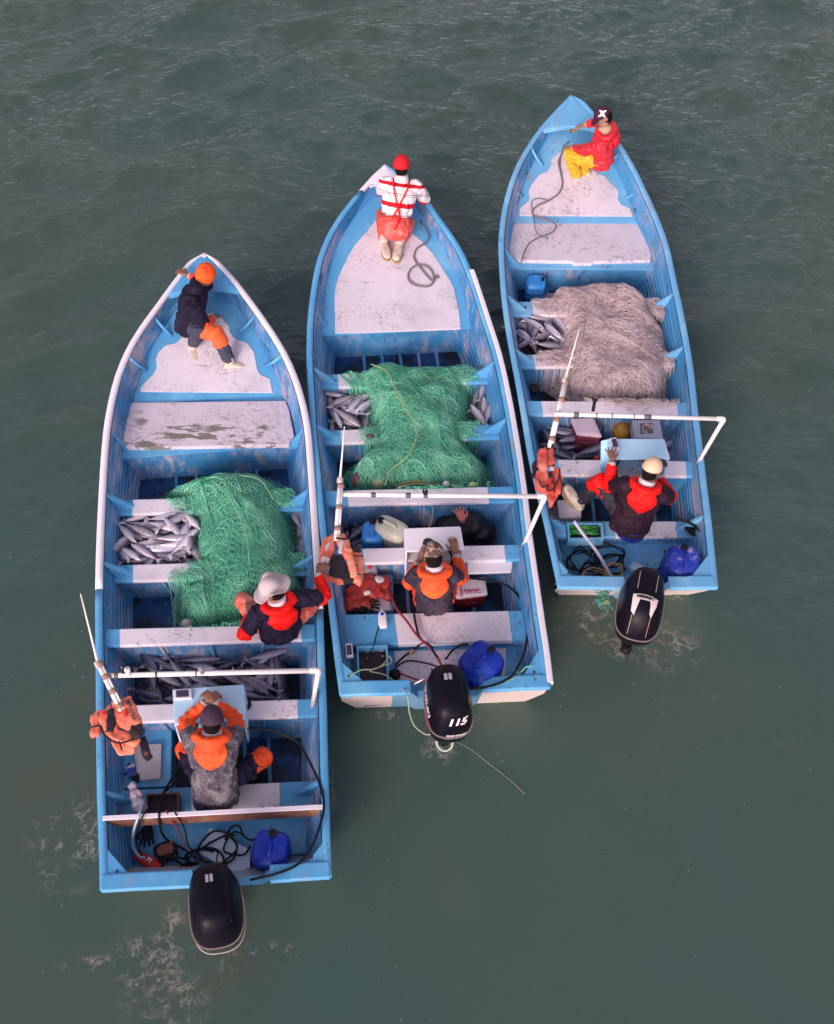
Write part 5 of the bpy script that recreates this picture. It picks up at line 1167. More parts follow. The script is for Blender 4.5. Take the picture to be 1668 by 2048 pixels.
rc = cooler(Rb, [(1141, 836), (1188, 834), (1205, 872), (1154, 867)], .50, .34, mat('cooler_maroon', (.13, .02, .045), .5, [((.3, .12, .16), 12, .6, .75)], (30, .2)), mat('lid_pink', (.58, .46, .54), .6, [((.4, .3, .36), 40, .58, .7)]), 'maroon cooler with scuffed pale lid under the pipe frame of the right boat')
pc = cooler(Mb, [(906, 1158), (970, 1152), (976, 1188), (912, 1196)], .34, .24, mat('cooler_red', (.22, .012, .02), .45), mat('lid_white', (.66, .58, .64), .5), 'small red and white picnic cooler right of the middle helmsman')
c = P(945, 1181, .36); stick(None, text_mesh('Playmate', .045, 0, .002), c, N3(Mb), A3(Mb), mat('mag', (.4, .02, .12), .5), pc[0])
stick(None, quadmb([(-.075, -.034), (.09, -.034), (.09, -.027), (-.075, -.027)]), c, N3(Mb), A3(Mb), mat('mag', (.4, .02, .12), .5), pc[0], 'stripe')
for k in (0, .016): stick(None, quadmb([(-.008+k, -.09), (0+k, -.09), (0+k, .09), (-.008+k, .09)]), P(921, 1178, .355), N3(Mb), A3(Mb), mat('mag', (.4, .02, .12), .5), pc[0], 'stripe')
gb = box_at(1295, 857, .34, .30, .25, .16, Rb, mat('box_grey', (.40, .40, .50), .5, [((.25, .25, .32), 20, .6, .75)]), 'grey_box', 'grey box with a picture label behind the sky blue console', 'box', .012)
mb = MB(); mb.prism([P(1287, 846, .506), P(1306, 846, .506), P(1306, 866, .506), P(1287, 866, .506)], .004); obj('picture_label', mb, mat('pict', (.10, .09, .12), .5, [((.6, .35, .2), 22, .52, .6), ((.6, .6, .6), 30, .58, .64)]), gb)
for k in range(5):
    mb = MB(); y = 847+k*4.4; mb.prism([P(1281, y, .506), P(1285-(k % 2)*1.5, y, .506), P(1285-(k % 2)*1.5, y+2.6, .506), P(1281, y+2.6, .506)], .004); obj('lettering', mb, dk, gb)
jug(P(1262, 1135, .24), (.75, -.55, .15), (0, 0, 1), .13, .11, .26, mat('clearbottle', (.45, .58, .74), .2), 'clear water bottle lying beside the scuffed blue drum', 'bottle', 'water_bottle', mat('whitecap', (.6, .6, .7), .4), 0, handle=False, neck=.02)
for bb, pts in ((Mb, [(671, 761, .425), (946, 749, .425)]), (L, [(234, 1743, .616), (623, 1715, .616)]), (Mb, [(698, 1352, .616), (1068, 1344, .616)]), (Rb, [(1137, 1146, .616), (1398, 1154, .616)])):
    for x, y, z in pts: mb = MB(); mb.lathe(P(x, y, z), UP, [(0, .012), (.0025, .011)], 12); obj('drain_hole', mb, dk, bb.root)
for x, y, r0 in ((1050, 615, .022), (1079, 719, .035)):
    mb = MB(); mb.lathe(P(x, y, .423), UP, [(0, r0), (.003, r0*.95)], 16); obj('rod_hole', mb, dk, Rb.root)

# ---- life vests
vest = mat('vest_orange', (.80, .20, .12), .65, [((.85, .34, .22), 5, .45, .7), ((.55, .08, .05), 9, .6, .75)], (16, .5))
vest2 = mat('vest_red', (.66, .09, .06), .65, [((.8, .28, .2), 7, .45, .65), ((.40, .04, .03), 9, .6, .75)], (16, .6))
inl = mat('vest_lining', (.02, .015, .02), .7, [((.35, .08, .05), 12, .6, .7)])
refl = mat('reflective_tape', (.68, .58, .60), .3)
def pads(label, plist, m, straps, patches=(), holes=(), seed=0, disp=(.014, 9), texts=(), base=None):
    first = plist[0]; r = empty('life_vest', P(*first[0][0], first[1] if not isinstance(first[1], list) else first[1][0]), label, 'life vest')
    for pts, z, th in plist:
        mb = MB(); zz = z if isinstance(z, (list, tuple)) else [z]*len(pts)
        mb.prism([P(x, y, z0) for (x, y), z0 in zip(pts, zz)], th); me = remesh(mb, .013, 'foam_pad', 5, disp, seed); seed += 3; obj('foam_pad', me, m, r)
    for pts, rr_ in straps:
        mb = MB(); mb.tube(spline([P(x, y, z) for x, y, z in pts], 5), rr_, 5); obj('strap', mb, rubber, r)
    for pts, z, mm in patches:
        mb = MB(); mb.prism([P(x, y, z) for x, y in pts], .02); obj('patch', mb, mm, r, .005)
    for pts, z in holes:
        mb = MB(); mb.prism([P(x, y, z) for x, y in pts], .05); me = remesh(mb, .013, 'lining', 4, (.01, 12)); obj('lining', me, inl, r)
    return r
vr = pads('orange life vest hung on the leaning mast of the left boat', [
  ([(222,1402),(262,1390),(284,1440),(284,1452),(250,1462),(228,1440)], .98, .07), ([(198,1424),(222,1404),(236,1456),(216,1470),(196,1440)], .97, .06),
  ([(181,1428),(196,1416),(200,1470),(180,1472)], .90, .06), ([(210,1452),(262,1462),(282,1478),(268,1492),(236,1480),(206,1466)], .95, .07), ([(222,1482),(268,1488),(270,1500),(238,1510)], .90, .06)], vest,
  [([(184,1454,.93),(200,1452,.96),(206,1466,.96),(226,1482,.97),(242,1486,.97),(262,1480,.97)], .008), ([(238,1482,.96),(244,1500,.92)], .007), ([(262,1480,.96),(285,1470,.93),(288,1455,.93)], .006)],
  [([(198,1420),(208,1419),(212,1430),(203,1430)], .995, mat('patch_red', (.8, .05, .03), .5)), ([(245,1420),(252,1419),(255,1432),(248,1434)], 1.0, mat('patch_red', (.8, .05, .03), .5)), ([(232,1398),(240,1396),(240,1400),(233,1402)], 1.0, mat('patch_red', (.8, .05, .03), .5))],
  [([(214,1420),(226,1414),(232,1440),(226,1462),(210,1462),(212,1440)], .99), ([(262,1448),(284,1444),(284,1470),(268,1476),(256,1462)], .985), ([(276,1476),(290,1470),(305,1510),(292,1522),(284,1510)], .86)], 0)
stick(None, text_mesh('Mercury', .060, .2, .001), P(262, 1418, 1.0), (P(266, 1434, 1)-P(256, 1404, 1)), (P(256, 1418, 1)-P(240, 1423, 1))*-1, dk, vr)
pads('salmon orange life vest with reflective tape on the middle boat mast', [
  ([(645,1075),(668,1064),(672,1090),(660,1120),(638,1112),(640,1095)], [.92]*6, .07), ([(672,1066),(690,1064),(700,1085),(712,1120),(714,1150),(702,1152),(694,1118),(676,1090)], .97, .07),
  ([(704,1100),(726,1104),(728,1140),(722,1164),(704,1158),(708,1130)], .92, .09), ([(640,1112),(662,1108),(652,1142),(636,1142)], .95, .06), ([(636,1142),(654,1144),(680,1156),(700,1160),(680,1164),(650,1156)], .90, .06)], vest,
  [([(700,1112,.96),(726,1112,.95)], .007), ([(702,1130,.96),(714,1131,.97)], .007), ([(710,1148,.95),(724,1149,.94)], .007), ([(638,1136,.97),(652,1142,.97)], .007), ([(672,1076,1.0),(690,1078,1.0),(702,1075,1.0)], .010)],
  [([(644,1112),(660,1116),(655,1128),(640,1124)], .965, refl), ([(680,1080),(688,1080),(684,1105),(676,1104)], .985, refl), ([(651,1090),(660,1082),(658,1096),(650,1100)], .935, refl), ([(639,1126),(650,1129),(649,1135),(638,1132)], .97, mat('dark_label', (.15, .12, .03), .5))],
  [([(666,1106),(684,1108),(696,1130),(690,1148),(672,1154),(656,1142),(660,1120)], .935), ([(680,1146),(706,1140),(708,1160),(690,1168)], .94), ([(700,1084),(718,1090),(724,1102),(706,1100)], .93)], 20)
pads('crumpled red orange life vest hung on the right boat mast', [
  ([(1080,896),(1092,890),(1094,915),(1098,940),(1084,945),(1074,925)], .97, .07), ([(1092,898),(1106,896),(1113,925),(1096,930)], .94, .06), ([(1072,940),(1098,940),(1104,960),(1112,985),(1090,980),(1074,972)], .95, .08),
  ([(1104,932),(1122,938),(1128,960),(1124,985),(1112,985),(1106,960)], .93, .07), ([(1094,978),(1120,980),(1112,1002),(1102,1012),(1096,995)], .88, .06)], vest2,
  [([(1078,962,.98),(1084,974,.98),(1096,970,.98),(1094,982,.97),(1108,976,.97),(1118,955,.97),(1120,935,.97)], .006), ([(1118,950,.97),(1124,970,.96),(1122,990,.93)], .006)],
  [([(1096,956),(1104,956),(1102,967),(1096,966)], .965, mat('patch_red', (.8, .05, .03), .5)), ([(1100,932),(1110,934),(1108,940),(1099,938)], .965, refl)],
  [([(1097,942),(1104,944),(1104,952),(1095,952)], .965), ([(1064,924),(1074,918),(1074,950),(1068,955),(1064,945)], .90), ([(1096,1015),(1112,1005),(1118,1034),(1108,1036),(1098,1025)], .75)], 40, (.022, 9))
# ------------------------------------------------------------------ people
def ik(a, c, l1, l2, pole):
    a, c = Vector(a), Vector(c); d = c-a; D = d.length
    if D > (l1+l2)*.985: c = a+d*((l1+l2)*.985/D); d = c-a; D = d.length
    x = (l1*l1-l2*l2+D*D)/(2*D); h = math.sqrt(max(0, l1*l1-x*x)); n_ = d/D; p = Vector(pole); p = (p-n_*p.dot(n_)).normalized()
    return a+n_*x+p*h, c
skin = mat('skin', (.24, .105, .065), .5, [((.17, .07, .045), 16, .5, .75)]); skin2 = mat('skin_light', (.34, .17, .11), .5)
navy = mat('navy_cloth', (.014, .010, .028), .75, [((.045, .036, .055), 7, .5, .8), ((.16, .14, .15), 30, .66, .78)], (26, .5), spec=.15)
navyd = mat('navy_dusty', (.055, .045, .065), .85, [((.18, .16, .17), 5, .42, .62), ((.32, .29, .28), 40, .55, .70), ((.04, .035, .06), 14, .60, .75)], (60, .7))
brown = mat('brown_navy', (.022, .009, .018), .7, [((.055, .018, .022), 5, .5, .8)], (20, .5), spec=.15)
redk = mat('red_lining', (.78, .008, .006), .6, [((.52, .01, .01), 6, .55, .8)], (18, .4), spec=.2)
orng = mat('orange_lining', (.80, .075, .012), .7, [((.86, .17, .03), 7, .5, .7), ((.6, .03, .01), 12, .6, .8)], (24, .5))
redj = mat('red_jacket_cloth', (.62, .022, .035), .5, [((.42, .012, .02), 6, .5, .75)], (16, .5))
yell = mat('yellow_oilskin', (.72, .38, .012), .45, [((.55, .24, .02), 7, .55, .75), ((.6, .4, .2), 15, .6, .75)], (16, .5))
coral = mat('coral_oilskin', (.72, .12, .075), .45, [((.8, .26, .20), 5, .45, .65), ((.5, .05, .03), 12, .6, .8)], (14, .4))
denim = mat('dark_denim', (.05, .05, .08), .8, [((.3, .27, .28), 45, .64, .74)], (60, .5))
bootm = mat('boot_white', (.62, .54, .44), .5, [((.40, .30, .14), 14, .5, .7)], (60, .5)); solem = mat('boot_sole', (.50, .36, .16), .7, [((.25, .18, .08), 40, .5, .6)], (90, 1))
def ell(mb, c, X, Y, Z, a, b_, d, n=14, m=9):
    X, Y, Z = X.normalized(), Y.normalized(), Z.normalized()
    mb.rings([[Vector(c)+X*(math.cos(t)*math.cos(s)*a)+Y*(math.sin(t)*math.cos(s)*b_)+Z*(math.sin(s)*d) for t in [2*math.pi*k/n for k in range(n)]] for s in np.linspace(-1.5, 1.5, m)])
def person(label, pel, neck, head, face, Rv, hands, feet, epole, kpole, top, sleeve, pants, hat=None, hood=None, sk=None, boots=True, sleeve_at=.45, patches=(), shirt=None, footdir=None, curl=.5, hand_dir=None, hem=.10, bulk=1.0, headup=None, crop=-.05, hatlow=None, spreadh=.12, shr=1.0):
    """hands/feet/poles ordered (left, right) of the person"""
    sk = sk or skin; Rv = Vector(Rv).normalized(); up = (neck-pel).normalized(); Rv = (Rv-up*Rv.dot(up)).normalized(); Fv = up.cross(Rv)*1.0
    if Fv.dot(Vector(face)) < -.2: pass
    sh = [neck-up*.045-Rv*.175*shr, neck-up*.045+Rv*.175*shr]; hp = [pel-Rv*.095, pel+Rv*.095]
    el, wr, kn, an = [], [], [], []
    for i in (0, 1):
        e, w0 = ik(sh[i], hands[i], .29, .25, epole[i]); el.append(e); wr.append(w0)
        k, a0 = ik(hp[i], feet[i], .42, .41, kpole[i]); kn.append(k); an.append(a0)
    face = Vector(face).normalized(); hu = Vector(headup) if headup else (head-neck).normalized()*.6+UP*.4; hu = (hu-face*hu.dot(face)).normalized(); hr = face.cross(hu)
    r = empty('person', Vector((pel.x, pel.y, min(an[0].z, an[1].z, pel.z)-.1)), label, 'person')
    def torso(mb, g, lo=0.0):
        rg = []
        for t, a, d in ((-.16, .10, .08), (-.12, .155, .115), (0, .165, .125), (.25, .150, .115), (.5, .165, .120), (.75, .180, .120), (.90, .165, .105), (.98, .10, .08), (1.02, .065, .06)):
            if t < lo: continue
            rg.append(supersec(pel.lerp(neck, t)+Fv*.0, Rv, Fv, a*g, d*g, 22, 2.3))
        mb.rings(rg)
    # body: one continuous skin surface
    mb = MB(); torso(mb, .93)
    mb.tube([neck-up*.04, neck.lerp(head, .35), head-hu*.03], [.062, .055, .055], 12)
    ell(mb, head, hr, face, hu, .074, .094, .112, 18, 13); ell(mb, head-hu*.062+face*.028, hr, face, hu, .052, .062, .052)
    mb.tube([head+face*.085+hu*.02, head+face*.112-hu*.022], [.010, .017], 7)
    for s in (-1, 1): ell(mb, head+hr*.076*s-face*.005-hu*.005, face, hu, hr, .020, .032, .010)
    for s in (-1, 1): mb.tube([head+face*.086+hr*.02*s+hu*.032, head+face*.080+hr*.045*s+hu*.030], .008, 6)
    mb.tube([head+face*.090-hr*.022-hu*.055, head+face*.097-hu*.054, head+face*.090+hr*.022-hu*.055], .007, 6)
    for i in (0, 1):
        mb.tube([sh[i]+Rv*(.03 if i == 0 else -.03), sh[i], el[i], el[i].lerp(wr[i], .3), wr[i]], [.055, .055, .042, .040, .027], 12)
        fd = (wr[i]-el[i]).normalized(); hd = Vector(hand_dir[i]).normalized() if hand_dir and hand_dir[i] else fd
        hand(mb, wr[i]+fd*.01, hd, UP if abs(hd.z) < .8 else face, curl if not isinstance(curl, (tuple, list)) else curl[i], 1.0, 1 if i == 0 else -1, spreadh)
        mb.tube([hp[i], kn[i], kn[i].lerp(an[i], .35), an[i]], [.085, .055, .055, .038], 12)
        fdr = Vector(footdir[i]) if footdir else Fv; mb.tube([an[i]-UP*.03, an[i]+fdr.normalized()*.14-UP*.05], [.04, .03], 8)
    obj('body', remesh(mb, .0065, 'body', 2), sk, r)
    for s in (-1, 1):
        e_ = MB(); ell(e_, head+face*.083+hr*.030*s+hu*.012, hr, hu, face, .013, .007, .006, 8, 5); obj('eye', e_, mat('eye_dark', (.03, .02, .02), .2), r)
    rnd = abs(hash(label)) % 50
    # trousers
    mb = MB(); torso_p = [(-.20, .11, .09), (-.12, .165, .13), (0, .172, .135), (.18, .165, .13)] if crop > 0 else [(-.20, .10, .08), (-.12, .135, .105), (0, .135, .105), (.10, .12, .09)]
    mb.rings([supersec(pel.lerp(neck, t), Rv, Fv, a*bulk, d*bulk, 22, 2.3) for t, a, d in torso_p])
    if crop > 0: ell(mb, pel-Fv*.045-up*.01, Rv, Fv, up, .185*bulk, .14, .16)
    for i in (0, 1): mb.tube([hp[i], hp[i].lerp(kn[i], .5), kn[i], kn[i].lerp(an[i], .4), an[i].lerp(kn[i], .12)], [.115 if crop > 0 else .088, .096, .080, .075, .062], 14)
    obj('trousers', remesh(mb, .011, 'trousers', 2, (.017, 11), len(label)), pants, r)
    # jacket
    g = 1.06*bulk; mb = MB(); torso(mb, g, crop)
    for k, t in enumerate((-.05-hem, -.0)): pass
    if crop < 0: mb.rings([supersec(pel.lerp(neck, t), Rv, Fv, a*g, d*g, 22, 2.3) for t, a, d in ((-.05-hem*1.6, .168, .128), (0, .170, .130), (.2, .160, .122))])
    for i in (0, 1):
        e_ = min(1, sleeve_at*1.6); m1 = sh[i].lerp(el[i], e_)
        mb.tube([sh[i]+Rv*(.06 if i == 0 else -.06), sh[i]+up*.0, sh[i].lerp(el[i], e_*.5), m1], [.074*bulk, .078*bulk, .071*bulk, .066*bulk], 14)
    obj('jacket', remesh(mb, .010, 'jacket', 2, (.019, 10), len(label)+5), top, r)
    for i in (0, 1):
        e_ = min(1, sleeve_at*1.6); mb = MB(); a0 = sh[i].lerp(el[i], e_-.06); mb.tube([a0, el[i].lerp(a0, .3), el[i], el[i].lerp(wr[i], .4), el[i].lerp(wr[i], .86)], [.063*bulk, .065*bulk, .066*bulk, .056, .044], 14)
        obj('sleeve', remesh(mb, .009, 'sleeve', 2, (.014, 14), i), sleeve, r)
        mb = MB(); mb.tube([el[i].lerp(wr[i], .82), el[i].lerp(wr[i], .96)], [.041, .037], 12); obj('cuff', mb, shirt or mat('cuff_grey', (.45, .38, .36), .8), r)
    # boots
    for i in (0, 1):
        fdr = (Vector(footdir[i]) if footdir else Fv).normalized(); mb = MB(); sv = fdr.cross(UP); sv = sv.normalized() if sv.length > .1 else Rv
        dn = sv.cross(fdr).normalized()
        if dn.z > 0: dn = -dn
        mb.tube([an[i].lerp(kn[i], .22), an[i]-dn*0+dn*.01], [.056, .050], 12)
        mb.rings([supersec(an[i]+fdr*t+dn*.035, sv, dn, a, b_, 12, 2.8) for t, a, b_ in ((-.08, .034, .03), (-.06, .045, .048), (.05, .050, .048), (.13, .057, .038), (.20, .048, .030), (.23, .028, .02))])
        bt = obj('boot', remesh(mb, .009, 'boot', 2), bootm, r)
        mb = MB(); mb.prism([an[i]+fdr*t+sv*w0+dn*.078 for t, w0 in ((-.08, -.036), (-.09, 0), (-.08, .036), (.05, .050), (.13, .06), (.20, .044), (.238, 0), (.20, -.044), (.13, -.06), (.05, -.050))], .022, down=dn); obj('sole', mb, solem, bt, .004)
    if hood:
        mb = MB(); T = np.linspace(.07, -.20, 10); lay = []
        for lift in (.040, .004):
            for i_, dz in enumerate(T):
                f_ = i_/9; A_ = math.radians(50*(1-f_)**.55+4); t_ = 1+(dz/(neck-pel).length); kk = np.interp(t_, [0, .25, .5, .75, .9, .98, 1.05], [.165, .150, .165, .180, .165, .115, .085]); dd = np.interp(t_, [0, .25, .5, .75, .9, .98, 1.05], [.125, .115, .120, .120, .105, .085, .075])
                row = []
                for an_ in np.linspace(-A_, A_, 15):
                    lf = lift*(1+.5*math.cos(an_/A_*1.5)*math.sin(math.pi*min(1, f_+.15)))
                    row.append(neck+up*dz+Rv*(math.sin(an_)*(kk*g*.98+lf))-Fv*(math.cos(an_)*(dd*g*1.0+lf)))
                lay.append(row)
        mb.rings([lay[q_]+lay[q_+10][::-1] for q_ in range(10)])
        mb.tube(spline([neck+Rv*.02+Fv*.085, neck+Rv*.11+Fv*.03+up*.01, neck+Rv*.115-Fv*.05+up*.03, neck-Fv*.10+up*.035, neck-Rv*.115-Fv*.05+up*.03, neck-Rv*.11+Fv*.03+up*.01, neck-Rv*.02+Fv*.085], 5), .040, 10)
        obj('hood', remesh(mb, .010, 'hood', 2, (.008, 12), 4), hood, r)
        mb = MB(); mb.tube([neck-up*.03, neck.lerp(head, .22), neck.lerp(head, .42)], [.082, .084, .078], 16); obj('collar', mb, shirt or mat('collar_white', (.66, .55, .58), .8), r)
    for (t, i, which, m_, rad) in patches:   # coloured bands on a knee or an elbow
        a0, b0, c0 = (hp[i], kn[i], an[i]) if which == 'leg' else (sh[i], el[i], wr[i])
        mb = MB(); mb.tube([b0.lerp(a0, t), b0, b0.lerp(c0, t*.6)], [rad*.95, rad, rad*.95], 14); obj('patch_band', remesh(mb, .010, 'patch', 2, (.006, 12), 2), m_, r)
    mb = MB(); ell(mb, head-face*.014-hu*.004, hr, face, hu, .078, .090, .106, 18, 11); obj('hair', mb, mat('hair_black', (.008, .006, .006), .8, bump=(120, .6), spec=.1), r)
    if not hood: mb = MB(); mb.tube([neck-up*.05, neck+up*.01, neck.lerp(head, .42)], [.092, .088, .076], 16); obj('collar', mb, top, r)
    kind = hat and hat[0]
    hc = head+hu*.012-face*.004
    if kind:
        mb = MB(); g2 = 1.13; lo = {'beanie': -.10, 'bucket': .05, 'cap': .12}[kind]
        if hatlow is not None: lo = hatlow
        rg = []
        for s in np.linspace(lo, 1.5, 9): rg.append([hc+hr*(math.cos(t)*math.cos(s)*.086*g2)+face*(math.sin(t)*math.cos(s)*.100*g2)+hu*(math.sin(s)*.112*g2) for t in [2*math.pi*k/20 for k in range(20)]])
        mb.rings(rg); h_ = obj({'beanie': 'beanie', 'bucket': 'bucket_hat', 'cap': 'cap'}[kind], mb, hat[1], r)
        if kind == 'bucket':
            mb = MB(); rg = []
            for rr, dz in ((1.0, .0), (1.25, -.012), (1.55, -.022), (1.74, -.018), (1.74, -.024), (1.2, -.02)):
                rg.append([hc+hr*(math.cos(t)*.094*rr)+face*(math.sin(t)*.110*rr)+hu*(.02+dz+(rr-1)*.10*max(0, math.sin(t*2+.6))**2) for t in [2*math.pi*k/28 for k in range(28)]])
            mb.rings(rg, cap=False); obj('brim', mb, hat[1], h_)
        if kind == 'cap':
            mb = MB(); T = []; vd = hat[3] if len(hat) > 3 else face; vs = vd.cross(hu)
            for t in np.linspace(-1.25, 1.25, 9): T.append(hc+hu*.012+vd*(.085+.085*math.cos(t))+vs*(.086*math.sin(t)))
            T += [hc+hu*.03+vd*.075+vs*.05, hc+hu*.03+vd*.075-vs*.05]; mb.prism(T, .008, down=-hu); obj('visor', mb, hat[2], h_, .003)
    return r, dict(sh=sh, el=el, wr=wr, kn=kn, an=an, up=up, R=Rv, F=Fv, head=head, hu=hu, hr=hr, face=face, neck=neck, pel=pel)
V = Vector
# 1 bow of the left boat, sitting on the port side facing inboard
person('fisher in orange beanie and dark jacket sitting on the left boat foredeck', P(380,640,.84), P(389,582,1.26), P(411,550,1.36), (.72,.35,-.5), (-.1,-1,0),
  (P(376,550,1.05), P(428,636,.86)), (P(384,690,.60), P(462,728,.56)), ((0,.7,-.6), (.3,-.6,-.5)), ((.3,-.2,.9), (.3,-.2,1)),
  navy, mat('orange_red', (.78, .045, .012), .6), denim, ('beanie', mat('orange_knit', (.85, .11, .01), .8, [((.7, .04, .01), 9, .5, .7)], (90, .6))), None, footdir=((.3,-.9,-.1), (.93,.2,-.1)), sleeve_at=.58, bulk=1.12, hatlow=-.7,
  patches=((.55, 1, 'leg', mat('orange_bib', (.85, .13, .03), .55), .098), ))
# 2 bucket hat on the thwart
person('fisher in grey bucket hat on the left boat thwart reaching for a life vest', P(560,1252,.70), P(556,1206,1.14), P(545,1180,1.30), (-.80,.15,-.50), (.88,.45,0),
  (P(500,1226,.84), P(636,1146,1.0)), (P(483,1196,.34), P(606,1232,.30)), ((-.4,-.7,-.6), (.6,-.5,-.3)), ((-.6,.1,1), (.7,.3,1)),
  navy, redk, coral, ('bucket', mat('hat_grey', (.50, .42, .42), .8, [((.62, .52, .50), 6, .5, .7)], (50, .3))), redk, hand_dir=((-.2,.95,-.1), (.6,.7,0)), footdir=((-.6,.8,0), (.7,.5,0)), bulk=1.08, sleeve_at=.5)
# 3 helmsman of the left boat
person('helmsman in dusty grey jacket and dark beanie leaning on the pale blue console', P(430,1566,.62), P(424,1474,1.04), P(424,1442,1.15), (-.05,.72,-.68), (1,.06,0),
  (P(413,1402,.99), P(428,1402,1.00)), (P(402,1530,.12), P(505,1530,.12)), ((-.75,-.2,-.6), (.75,-.2,-.6)), ((-.6,.6,.7), (.9,.5,.5)),
  navyd, orng, navy, ('beanie', mat('plum_knit', (.05, .022, .045), .8, [((.16, .14, .16), 50, .62, .7)], (80, .6))), orng, hand_dir=((.75,.6,0), (-.75,.6,.1)), curl=1.0, bulk=1.08, hem=.20, shr=.92, sleeve_at=.30,
  patches=((.35, 1, 'leg', orng, .092), (.30, 0, 'leg', orng, .090)))
pel4, neck4 = P(790,450,.98), P(802,362,1.42)
STRIPED = bpy.data.materials.new('striped_shirt'); STRIPED.use_nodes = True; nt = STRIPED.node_tree; b_ = nt.nodes['Principled BSDF']; b_.inputs['Roughness'].default_value = .85; b_.inputs['Specular IOR Level'].default_value = .15
geo = nd(nt, 'NewGeometry'); sb = nd(nt, 'VectorMath', operation='SUBTRACT'); nt.links.new(geo.outputs['Position'], sb.inputs[0]); sb.inputs[1].default_value = pel4
dt = nd(nt, 'VectorMath', operation='DOT_PRODUCT'); nt.links.new(sb.outputs[0], dt.inputs[0]); ax4 = (neck4-pel4); dt.inputs[1].default_value = ax4/ax4.length_squared
cr = nd(nt, 'ValToRGB'); cr.color_ramp.interpolation = 'CONSTANT'; e4 = cr.color_ramp.elements; wh = (.74, .66, .68, 1); rd = (.50, .012, .02, 1); tk = (.12, .08, .10, 1)
stops = [(0, wh), (.22, tk), (.232, wh), (.262, tk), (.274, wh), (.44, rd), (.55, wh), (.70, tk), (.712, wh), (.742, tk), (.754, wh), (.90, rd), (.975, wh)]
e4[0].position, e4[0].color = stops[0]; e4[1].position, e4[1].color = stops[1]
for p_, c_ in stops[2:]: q_ = e4.new(p_); q_.color = c_
nt.links.new(dt.outputs['Value'], cr.inputs[0]); nt.links.new(cr.outputs[0], b_.inputs['Base Color'])
# 4 kneeling at the bow of the middle boat
r4, j4 = person('kneeling fisher in red and white striped shirt at the bow of the middle boat', P(790,450,.98), P(802,362,1.42), P(803,333,1.56), (.05,.95,-.3), (1,.05,0),
  (P(770,385,1.00), P(832,392,1.00)), (P(768,484,.74), P(798,488,.74)), ((-.9,-.3,-.6), (.9,-.3,-.6)), ((-.2,1,-.5), (.2,1,-.5)),
  STRIPED, STRIPED, mat('coral_kneel', (.66, .085, .065), .5, [((.78, .26, .20), 5, .5, .7), ((.42, .04, .04), 12, .6, .8)], (14, .4)),
  ('beanie', mat('red_knit', (.60, .008, .016), .8, bump=(90, .6))), None, footdir=((.25,-1,-.05), (-.12,-1,-.05)), sleeve_at=.62, bulk=1.06, crop=.22, sk=skin2, shirt=STRIPED)
# 5 helmsman of the middle boat
person('helmsman in grey jacket with orange hood and patterned cap at the white console', P(868,1203,.66), P(869,1142,1.12), P(867,1112,1.24), (-.12,.80,-.58), (1,.02,0),
  (P(838,1122,.97), P(912,1106,.97)), (P(846,1190,.12), P(890,1190,.12)), ((-.45,-.4,-1), (.45,-.4,-1)), ((-.2,1,.5), (.2,1,.5)),
  mat('grey_navy', (.035, .025, .040), .85, [((.08, .062, .08), 5, .45, .7), ((.20, .17, .19), 40, .66, .74)], (50, .6), spec=.15), orng, mat('orange_trousers', (.72, .05, .01), .6),
  ('cap', mat('camo', (.10, .05, .045), .7, [((.42, .28, .20), 22, .52, .55), ((.03, .02, .03), 30, .58, .61)]), mat('visor_dark', (.03, .02, .035), .6), V((-.35, .85, .1)).normalized()), orng, bulk=1.0, hem=.02, sleeve_at=.36, shr=.9)
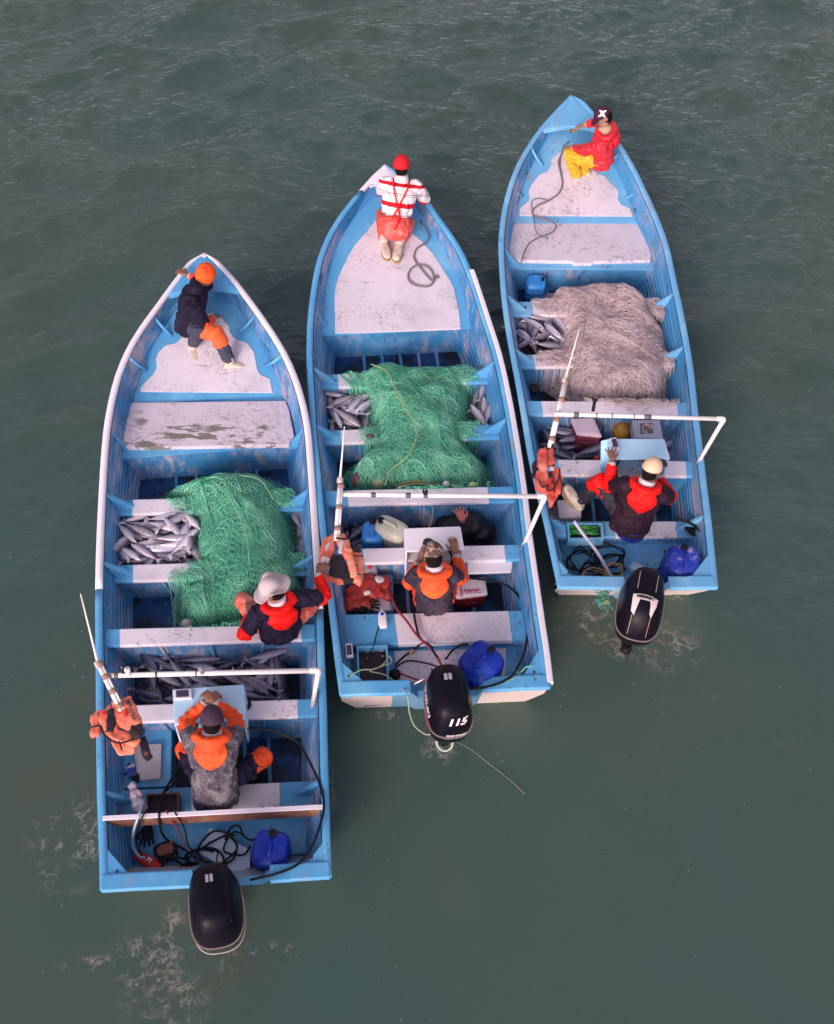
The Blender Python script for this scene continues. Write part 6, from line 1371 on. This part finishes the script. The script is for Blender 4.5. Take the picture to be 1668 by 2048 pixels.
# 6 bow of the right boat
r6, j6 = person('fisher in bright red jacket and yellow trousers sitting at the bow of the right boat', P(1203,314,.98), P(1211,264,1.38), P(1207,234,1.53), (-.75,-.35,-.55), (.1,1,0),
  (P(1132,297,.98), P(1169,250,1.12)), (P(1156,356,.60), P(1178,352,.60)), ((.2,-.8,.1), (.2,.6,-.2)), ((-1,.1,1), (-1,.4,1)),
  redj, redj, yell, ('cap', mat('maroon_cap', (.055, .008, .03), .7), mat('maroon_cap', (.055, .008, .03), .7)), redj, sk=skin2, shirt=mat('tan_scarf', (.46, .30, .20), .8), footdir=((-.2,-.95,-.1), (.3,-.9,-.1)), sleeve_at=.55, bulk=1.10, hem=.06)
toc = (V((0, 0, CAM_H))-j6['head']).normalized(); ux = V((1, 0, 0))-toc*toc.x; uy = toc.cross(ux)
stick(None, text_mesh('X', .085, .1, .008), j6['head']+toc*.112-ux*.02+uy*.035, ux, uy, dw, r6, off=.008)
# 7 helmsman of the right boat
person('helmsman in dark jacket with red hood and beige cap at the sky blue console', P(1264,1036,.64), P(1290,972,1.10), P(1303,940,1.24), (.62,.70,-.35), (.97,-.2,0),
  (P(1224,921,1.03), P(1318,950,.90)), (P(1160,1006,.42), P(1272,1010,.12)), ((-.2,-.4,-1), (.6,-.7,-.6)), ((-.1,.4,1), (.3,1,.4)),
  brown, redk, mat('black_trousers', (.018, .014, .022), .7), ('cap', mat('beige_cap', (.72, .50, .32), .7, [((.78, .6, .42), 6, .5, .7)]), mat('visor_dark', (.03, .02, .035), .6), V((.8, .6, 0)).normalized()), redk, hand_dir=((-.05,1,.1), None), curl=(.15, .8), bulk=1.1, hem=.16,
  footdir=((-.6,.4,.7), (.1,1,0)), spreadh=.45, patches=((.40, 0, 'leg', redk, .094),))
bk = -j4['F']; U4, R4 = j4['up'], j4['R']; N4 = j4['neck']
for s in (-1, 1):
    mb = MB(); mb.tube(spline([N4+R4*.09*s+U4*.02, N4+R4*.08*s-U4*.05+bk*.135, N4+R4*.01*s-U4*.25+bk*.160, N4-R4*.05*s-U4*.40+bk*.165], 5), .009, 6); obj('brace_strap', mb, redk, r4)
mb = MB(); mb.tube(spline([N4-U4*.26+bk*.165, N4+R4*.03-U4*.38+bk*.17, N4+R4*.0-U4*.52+bk*.19], 5), .012, 6); obj('brace_tail', mb, redk, r4)
# bucket under the right helmsman, small clutter
mb = MB(); c = P(1262, 1062, .40); mb.lathe(c-UP*.02, UP, [(0, .13), (.01, .145), (.16, .155), (.165, .168), (.175, .168)], 24); tag(obj('bucket', mb, bluecan2), 'blue tub used as a seat by the right helmsman', 'tub')
mb = MB(); c = P(428, 1606, .39); mb.lathe(c-UP*.02, UP, [(0, .13), (.01, .15), (.10, .16), (.115, .165)], 24); tag(obj('bucket', mb, bluecan), 'dark blue tub used as a seat by the left helmsman', 'tub')
